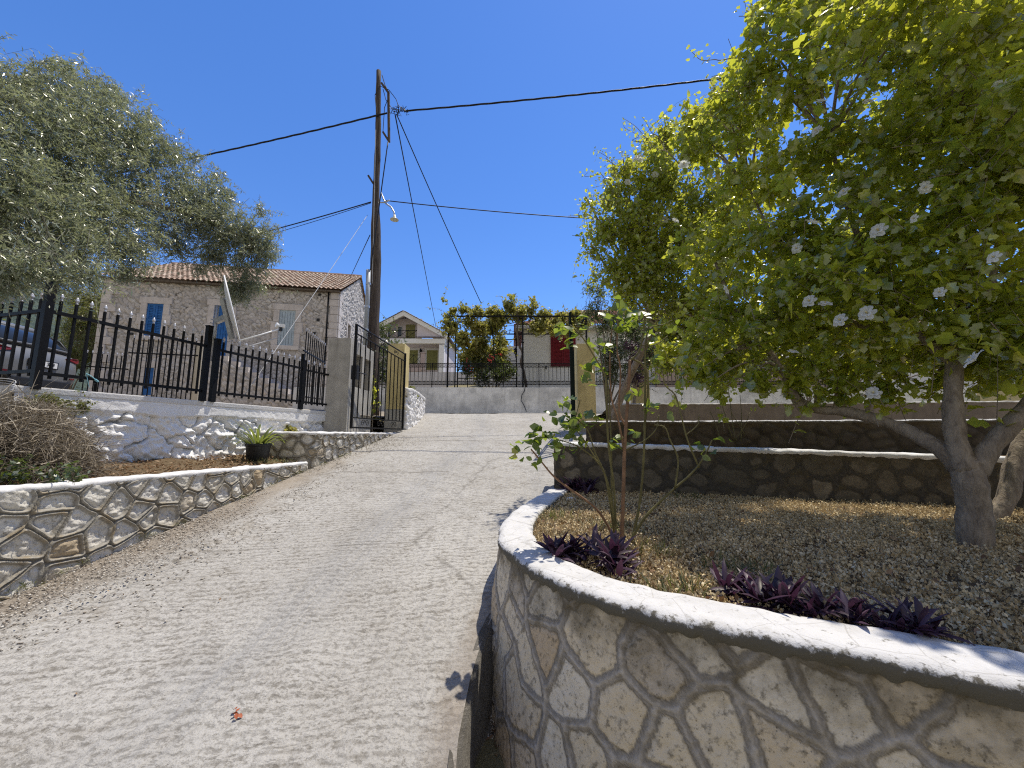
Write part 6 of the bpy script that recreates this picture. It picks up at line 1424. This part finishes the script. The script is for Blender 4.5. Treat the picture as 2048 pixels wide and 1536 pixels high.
# ------------------------------------------------------------------ rose bush with long bare canes
def rose():
    Y0 = 2.55; t = empty('rose_bush', at_z(1245, 1088, -.70), 'leggy rose bush with long bare canes in the planter bed', 'rose bush')
    cn = MB(); br = MB(); g = np.random.default_rng(31)
    def cane(pts, r0, r1, mb, y0=0.0, y1=0.0):
        n = len(pts); P = [at(u, v, Y0 + y0 + (y1 - y0) * i / (n - 1)) for i, (u, v) in enumerate(pts)]
        Q = limb(mb, P, r0, r1, 7, 6, .06)
        for i in range(2, len(Q), 1):
            for _ in range(2):
                if g.random() < .75:
                    a = Vector(Q[i - 1]).lerp(Vector(Q[i]), g.random()); d = Vector(g.normal(size=3)).normalized(); mb.tube([a, a + d * (r0 * .4 + .011)], [.0022, .0004], 4)
        return Q
    cane([(1243, 1092), (1246, 1000), (1249, 900), (1252, 850), (1257, 770), (1260, 720)], .0135, .010, br)
    cane([(1260, 722), (1278, 702), (1288, 660), (1290, 630)], .008, .004, cn); cane([(1262, 716), (1290, 735), (1296, 780), (1288, 860)], .006, .008, cn, 0, .05)
    cane([(1250, 850), (1238, 820), (1241, 740), (1234, 700), (1236, 640)], .0075, .004, br, 0, .03); cane([(1248, 900), (1236, 840), (1222, 790), (1220, 700), (1225, 650)], .007, .003, br, .0, .06)
    cane([(1262, 1090), (1280, 1000), (1288, 900), (1290, 800), (1291, 690), (1300, 640), (1295, 610)], .0095, .004, cn, .02, .06)
    cane([(1232, 1090), (1228, 980), (1216, 880), (1212, 770), (1210, 750), (1190, 715), (1165, 675), (1140, 650)], .0085, .004, cn, -.02, -.1); cane([(1236, 1088), (1224, 1000), (1222, 880), (1216, 760)], .008, .004, cn, .05, .1)
    cane([(1230, 1085), (1215, 1050), (1190, 1015), (1150, 985), (1110, 955), (1080, 920), (1062, 898)], .009, .004, br, -.02, -.25)
    cane([(1232, 1080), (1220, 985), (1200, 930), (1160, 895), (1120, 880)], .0075, .003, cn, -.02, -.2); cane([(1230, 1080), (1212, 960), (1190, 905), (1175, 860), (1150, 835)], .0065, .003, cn, .0, -.1)
    cane([(1200, 930), (1168, 880), (1150, 850), (1160, 800)], .004, .0025, cn, -.1, -.1)
    cane([(1255, 1092), (1290, 1035), (1340, 985), (1385, 945), (1410, 910), (1424, 880)], .0095, .004, cn, -.03, -.15); cane([(1350, 978), (1356, 920), (1340, 880), (1330, 855), (1310, 850)], .006, .003, cn, -.1, -.1)
    cane([(1398, 935), (1375, 880), (1362, 830), (1350, 790), (1330, 770), (1325, 740)], .006, .003, cn, -.1, -.1); cane([(1372, 870), (1395, 850), (1398, 830)], .004, .0025, cn, -.1, -.1); cane([(1252, 900), (1290, 880), (1312, 858), (1318, 830)], .005, .003, cn)
    cane([(1290, 640), (1320, 650), (1345, 640)], .004, .0025, cn); cane([(1278, 690), (1310, 690), (1335, 672)], .004, .0025, cn)
    cn.part('canes', m_cane, t, True); br.part('brown_canes', m_cane_brown, t, True)
    P = []; 
    tips = [(1130, 650, -.1, 6), (1118, 672, -.1, 3), (1135, 685, -.1, 5), (1165, 640, -.08, 4), (1190, 690, 0, 5), (1218, 690, 0, 6), (1225, 640, 0, 7), (1248, 650, 0, 8), (1265, 640, 0, 7), (1258, 620, 0, 4), (1236, 615, 0, 4), (1290, 628, 0, 4), (1300, 665, 0, 5), (1345, 645, 0, 3), (1316, 715, 0, 2), (1185, 730, 0, 4), (1205, 735, 0, 2), (1265, 785, 0, 4), (1140, 800, -.1, 5), (1122, 815, -.1, 3), (1100, 825, -.2, 3), (1130, 840, -.15, 7), (1150, 850, -.12, 7), (1165, 830, -.1, 4), (1180, 845, -.1, 5), (1200, 840, -.1, 3), (1075, 865, -.2, 6), (1060, 870, -.24, 4), (1050, 880, -.26, 5), (1032, 905, -.28, 4), (1100, 878, -.2, 6), (1075, 890, -.22, 4), (1145, 880, -.15, 6), (1115, 890, -.2, 4), (1065, 925, -.25, 3), (1125, 905, -.2, 4), (1165, 885, -.1, 4), (1225, 885, -.0, 4), (1240, 890, 0, 3), (1300, 815, 0, 3), (1325, 800, 0, 2), (1305, 805, 0, 3), (1341, 827, -.1, 1), (1436, 880, -.15, 2), (1422, 905, -.15, 2), (1270, 870, 0, 3), (1400, 900, -.12, 2), (1180, 760, 0, 3), (1175, 745, 0, 3)]
    for u, v, dy, k in tips:
        for _ in range(int(k * 1.4 + .6)): P.append(at(u + g.normal() * 9, v + g.normal() * 8, Y0 + dy + g.normal() * .04))
    P = np.array(P); N = len(P); d = unit(g.normal(size=(N, 3)) * [1, 1, .5] + [0, 0, -.15]); nr = unit(g.normal(size=(N, 3)) * .7 + [0, -.3, 1]); L = .070 * g.uniform(.6, 1.2, N)
    leaf_obj('leaves', leaves_np(P - d * L[:, None] * .5, d, nr, L, L * .72, 'oval', g.random(N)), m_rose, t)
rose()
# thin bare canes on the second terrace
mb = MB(); g = np.random.default_rng(9)
for a, b_, c in (((1466, 880), (1440, 800), (1425, 780)), ((1470, 885), (1462, 820), (1455, 760)), ((1444, 890), (1432, 850), (1420, 822)), ((1482, 882), (1483, 830), (1480, 790)), ((1470, 880), (1490, 850), (1500, 825)), ((1490, 870), (1475, 845), (1462, 825))):
    limb(mb, [at(*a, 5.1), at(*b_, 5.1), at(*c, 5.1)], .006, .003, 5, 5)
o = mb.part('bare_canes', m_cane, None, True); tag(o, 'thin bare canes standing on the second terrace against the dark wall', 'plant')

# ------------------------------------------------------------------ dry bush, weeds, small bush in the left bed
def drybush(name, c, rx, ry, rz, n, ln, seed, label, m=m_dry, wd=.010, cat='shrub'):
    g = np.random.default_rng(seed); t = empty(name, (c[0], c[1], c[2]), label, cat); V = []; F = []; R = []
    u = unit(g.normal(size=(n, 3))); u[:, 2] = np.abs(u[:, 2]) * 1.1 - .12; rad = g.uniform(.35, 1, n) ** .6
    P = np.array(c) + u * np.array([rx, ry, rz]) * rad[:, None]; P[:, 2] = np.maximum(P[:, 2], c[2] + .01)
    d = unit(u * .6 + g.normal(size=(n, 3)) * .75 + [0, 0, .05]); l = ln * g.uniform(.4, 1.3, n); cv = g.normal(size=(n, 3)) * .35 + [0, 0, -.35]
    sd = unit(np.cross(d, g.normal(size=(n, 3)))); rv = np.clip(g.random(n) * .7 + .45 * (u[:, 2] - .1) * rad, 0, 1)
    segs = 5; W = wd * g.uniform(.4, 1.2, n)
    rows = []
    for j in range(segs + 1):
        q = j / segs; Q = P + d * (l * (q - .4))[:, None] + cv * (l * q * q)[:, None] + g.normal(size=(n, 3)) * .006; w = W * (1 - .7 * q); rows += [Q - sd * w[:, None] / 2, Q + sd * w[:, None] / 2]
    V = np.stack(rows, 1).reshape(-1, 3); k = 2 * (segs + 1); f = np.array([(2 * j, 2 * j + 1, 2 * j + 3, 2 * j + 2) for j in range(segs)])
    F = (f[None] + (np.arange(n) * k)[:, None, None]).reshape(-1, 4)
    leaf_obj('stems', (V, F, np.repeat(rv, k)), m, t); return t
b = at_z(95, 955, -.33)
drybush('dry_bush', (-4.30, 3.30, -.34), 0.66, .52, .68, 9500, .30, 501, 'large dead grey-brown bush in the left bed against the white wall', wd=.008)
drybush('dry_bush', (-4.35, 2.45, -.34), .5, .45, .6, 4200, .30, 505, 'dead brown bush at the left edge of the picture beside the larger one', wd=.008)
drybush('dry_weeds', (*at_z(430, 918, -.36)[:2], -.37), .30, .18, .28, 520, .22, 502, 'thin dry weeds beside the black pot', wd=.006, cat='weeds')
drybush('dry_weeds', (*at_z(1345, 985, -.70)[:2], -.70), .20, .12, .36, 160, .3, 503, 'grey dry twigs at the foot of the terrace wall behind the rose', wd=.006, cat='weeds')
shrub('geranium', [(*at(562, 848, 6.5), .15), (*at(548, 862, 6.45), .11), (*at(578, 860, 6.5), .11), (*at(560, 828, 6.5), .08)], (*at(560, 866, 6.5)[:2], .02), 75, 9, .055, .85, .13, 511, m_vine, 'small reddish-green geranium on top of the raised kerb wall', 'oval', 'plant', 4, .01, 0)
shrub('creeping_weed', [(*at(95, 800, 3.62), .10), (*at(130, 806, 3.72), .08), (*at(60, 800, 3.55), .07), (*at(165, 812, 3.8), .07)], (*at(100, 830, 3.6)[:2], .1), 75, 8, .035, .7, .12, 513, m_bamboo, 'thin pale creeper over the top of the dead bush', 'diamond', 'plant', 4, .005, 0)
shrub('green_weed', [(*at_z(40, 945, -.28), .12), (*at_z(110, 945, -.28), .10), (*at_z(160, 948, -.28), .07), (*at_z(-20, 945, -.28), .14)], (*at_z(70, 950, -.3)[:2], -.36), 90, 8, .05, .5, .12, 515, m_shrub, 'dark green weed creeping out below the dead bush', 'diamond', 'plant', 3, .006, 0)
# ------------------------------------------------------------------ ground stuff
def scatter(name, pts, m, ln, wd, seed, kind='diamond', flat=.5, up=0, jitter=0, per=1, lift=.008):
    g = np.random.default_rng(seed); P = np.repeat(np.array(pts), per, 0); N = len(P)
    if jitter: P = P + g.normal(size=(N, 3)) * jitter
    P[:, 2] += lift * g.random(N)
    d = unit(g.normal(size=(N, 3)) * [1, 1, flat] + [0, 0, up]); nr = unit(g.normal(size=(N, 3)) * flat + [0, 0, 1]); L = ln * g.uniform(.5, 1.3, N)
    rv = np.repeat(g.random(len(pts)), per) * .7 + .3 * g.random(N)
    return tag(leaf_obj(name, leaves_np(P, d, nr, L, L * wd, kind, rv), m), kind='stuff')
from mathutils.geometry import tessellate_polygon
def inside(px, py, poly):
    r = np.zeros(len(px), bool); n = len(poly); j = n - 1
    for i in range(n):
        xi, yi = poly[i]; xj, yj = poly[j]
        c = ((yi > py) != (yj > py)) & (px < (xj - xi) * (py - yi) / (yj - yi + 1e-12) + xi); r ^= c; j = i
    return r
BEDP = [tuple(p) for p in inner(PLs, -.22)] + [(.66, 4.75)] + [tuple(p) for p in A2s[2:]] + [(8, -.6), (3.4, -.2)]
g = np.random.default_rng(61); px_ = g.uniform(-.1, 5.5, 90000); py_ = g.uniform(.2, 4.9, 90000)
k = inside(px_, py_, BEDP) & (py_ < 4.9 - .0 * px_); px_, py_ = px_[k], py_[k]
pts = np.stack([px_, py_, np.full(len(px_), -.70)], 1); dens = fbm(pts * 1.6, 3)
k = (dens > -.75 + .6 * g.random(len(px_)) - .35); pts = pts[(k | (g.random(len(px_ )) < .45)) if len(k) == len(px_) else k][:27000]
scatter('dried_blossoms', pts, m_blossom, .017, .7, 62, 'diamond', 1.6, .5, .010, 10, .03)
pts2 = np.stack([g.uniform(-.1, 4, 9000), g.uniform(.8, 4.9, 9000), np.full(9000, -.695)], 1); pts2 = pts2[inside(pts2[:, 0], pts2[:, 1], BEDP)]
w = np.exp(-((pts2[:, 0] - .7) / .5) ** 2) > g.random(len(pts2)) * 1.2
scatter('scattered_leaves', pts2[::7], m_litter, .04, .5, 68, 'oval', .6, .1, 0, 1, .03)
scatter('leaf_litter', pts2[w][:2200], m_litter, .035, .6, 63, 'diamond', .5, .1, 0, 1, .02)
gp = np.concatenate([np.array(at_z(u, v, -.70)) + g.normal(size=(40, 3)) * [.10, .08, 0] for u, v in ((1290, 1110), (1230, 1060), (1120, 1040), (1480, 1150), (1350, 1190), (1380, 1000))])
scatter('grass_tufts', gp, m_grass, .10, .06, 64, 'narrow', .5, 1.6, .01, 3, .0)
lx = g.uniform(-6, -3, 14000); ly = g.uniform(.8, 5.95, 14000)
l_ = np.interp(ly, [.6, 3.45, 6.0], [-6.5, -4.6, -3.98]); r_ = np.interp(ly, KLs[:, 1], KLs[:, 0]) - .12; kk = (lx - l_) / (r_ - l_); ok = (kk > 0) & (kk < 1)
lp = np.stack([lx, ly, -.30 - .12 * np.clip(kk, 0, 1) ** 1.5 + .01], 1)[ok]
scatter('bed_litter', lp[:4200], m_litter, .04, .45, 65, 'diamond', .5, .1, 0, 1, .02)
gp = np.concatenate([np.array(at_z(u, v, -.37)) + g.normal(size=(90, 3)) * [.16, .10, 0] for u, v in ((330, 925), (380, 920), (430, 922), (470, 915), (540, 925), (300, 930))])
scatter('bed_grass', gp, m_grass, .07, .07, 66, 'narrow', .6, 1.3, .01, 2, 0)
# grit along the left margin of the drive and by the planter foot
def grit(name, P, seed, size):
    g = np.random.default_rng(seed); N = len(P); tv = np.array([(1, 0, 0), (-1, 0, 0), (0, 1, 0), (0, -1, 0), (0, 0, 1), (0, 0, -1)], float); tf = np.array([(0, 2, 4), (2, 1, 4), (1, 3, 4), (3, 0, 4), (2, 0, 5), (1, 2, 5), (3, 1, 5), (0, 3, 5)])
    s = size * g.uniform(.3, 1.2, (N, 1, 1)) * g.uniform(.6, 1.3, (N, 6, 3)) * [1, 1, .55]; a = g.uniform(0, 6.28, N); c, sn = np.cos(a), np.sin(a)
    V = tv[None] * s; V = np.stack([V[..., 0] * c[:, None] - V[..., 1] * sn[:, None], V[..., 0] * sn[:, None] + V[..., 1] * c[:, None], V[..., 2]], -1) + P[:, None]
    F = tf[None] + (np.arange(N) * 6)[:, None, None]
    M = Mat(name + '_stone'); r = M.attr('rnd'); m = M.bsdf(M.ramp(r, [(0, (.24, .20, .16)), (.4, (.38, .33, .27)), (.8, (.52, .48, .41)), (1, (.70, .67, .61))]), .9, .15)
    return tag(link(name, mesh_np(name, V.reshape(-1, 3), [F.reshape(-1, 3)], {'rnd': np.repeat(g.random(N), 6)}), m), kind='stuff')
gy = g.uniform(1.2, 8.5, 20000); dl = np.abs(g.normal(size=20000)) * .48 + .05; gx = road_l(gy) + dl; k = (g.random(20000) < np.clip(1.25 - gy / 9, .1, 1) * .65) & (dl < 1.5)
gx, gy, dl = gx[k], gy[k], dl[k]; gzv = zr(gy) - .05 * sstep(.75, .2, dl) * sstep(9, 5, gy)
grit('gravel', np.stack([gx, gy, gzv + .003], 1), 71, .0085)
s_ = g.uniform(0, 1, 1500) * 3.2; gy = .9 + s_ * .5; gx = np.interp(gy, _py, _px) - .12 - np.abs(g.normal(size=1500)) * .05
grit('planter_grit', np.stack([gx, gy, gutter_z(gy) + .006], 1), 72, .008)
scatter('planter_foot_leaves', np.stack([gx, gy, gutter_z(gy) + .01], 1)[:260], m_litter, .035, .3, 73, 'narrow', .6, .3, 0, 1, .02)
# bits of leaf and twig blown over the drive, tufts along the kerb
N_ = 260; dy_ = g.uniform(1.3, 9.5, N_); dx_ = road_l(dy_) + np.abs(g.normal(size=N_)) * .9 + .1; k = dx_ < road_r(dy_) - .1
scatter('drive_debris', np.stack([dx_, dy_, zr(dy_) + .006], 1)[k], m_litter, .022, .4, 74, 'narrow', .4, .1, 0, 1, .006)
ty_ = g.uniform(2.2, 8.6, 46); tx_ = road_l(ty_) + .07 + g.random(46) * .05
scatter('kerb_weeds', np.repeat(np.stack([tx_, ty_, zr(ty_) - .03], 1), 14, 0) + g.normal(size=(46 * 14, 3)) * [.025, .03, 0], m_grass, .055, .08, 75, 'narrow', .7, 1.2, .004, 1, 0)
# a single brown leaf on the drive, two pebbles in the bed
def onleaf(u, v, s, label, rz):
    a, b = ray(u, v); Y = 1.5 / (.175 - b); p = np.array([[a * Y, Y, float(zr(Y)) + .012]]); g = np.random.default_rng(int(u)); N = 5
    P = np.repeat(p, N, 0) + g.normal(size=(N, 3)) * [s * .25, s * .25, .004]
    o = leaf_obj('fallen_leaf', leaves_np(P, unit(g.normal(size=(N, 3)) * [1, 1, .3]), unit(g.normal(size=(N, 3)) * .5 + [0, 0, 1]), np.full(N, s), np.full(N, s * .7), 'oval', g.random(N)), Mat('orange_brown_leaf').bsdf((.34, .085, .03), .6, .3)); tag(o, label, 'leaf')
onleaf(470, 1431, .024, 'curled orange-brown leaf lying alone on the concrete drive', 0)
onleaf(1545, 1180 + 300, .012, 'tiny dark leaf scrap at the foot of the planter', 0) if False else None
def pebble(u, v, z, sx, label, col):
    p = at_z(u, v, z); bm = bmesh.new(); bmesh.ops.create_icosphere(bm, subdivisions=3, radius=1)
    for q in bm.verts: q.co = Vector((q.co.x * sx * (1 + .15 * math.sin(3 * q.co.y)), q.co.y * sx * .6, q.co.z * sx * .4)) + Vector(p)
    me = bpy.data.meshes.new('pebble'); bm.to_mesh(me); bm.free(); o = link('pebble', me, simple('pale_pebble', col, .8), None, True); tag(o, label, 'stone')
pebble(1142, 998, -.67, .05, 'pale flat stone at the far end of the planter cap', (.62, .59, .52))
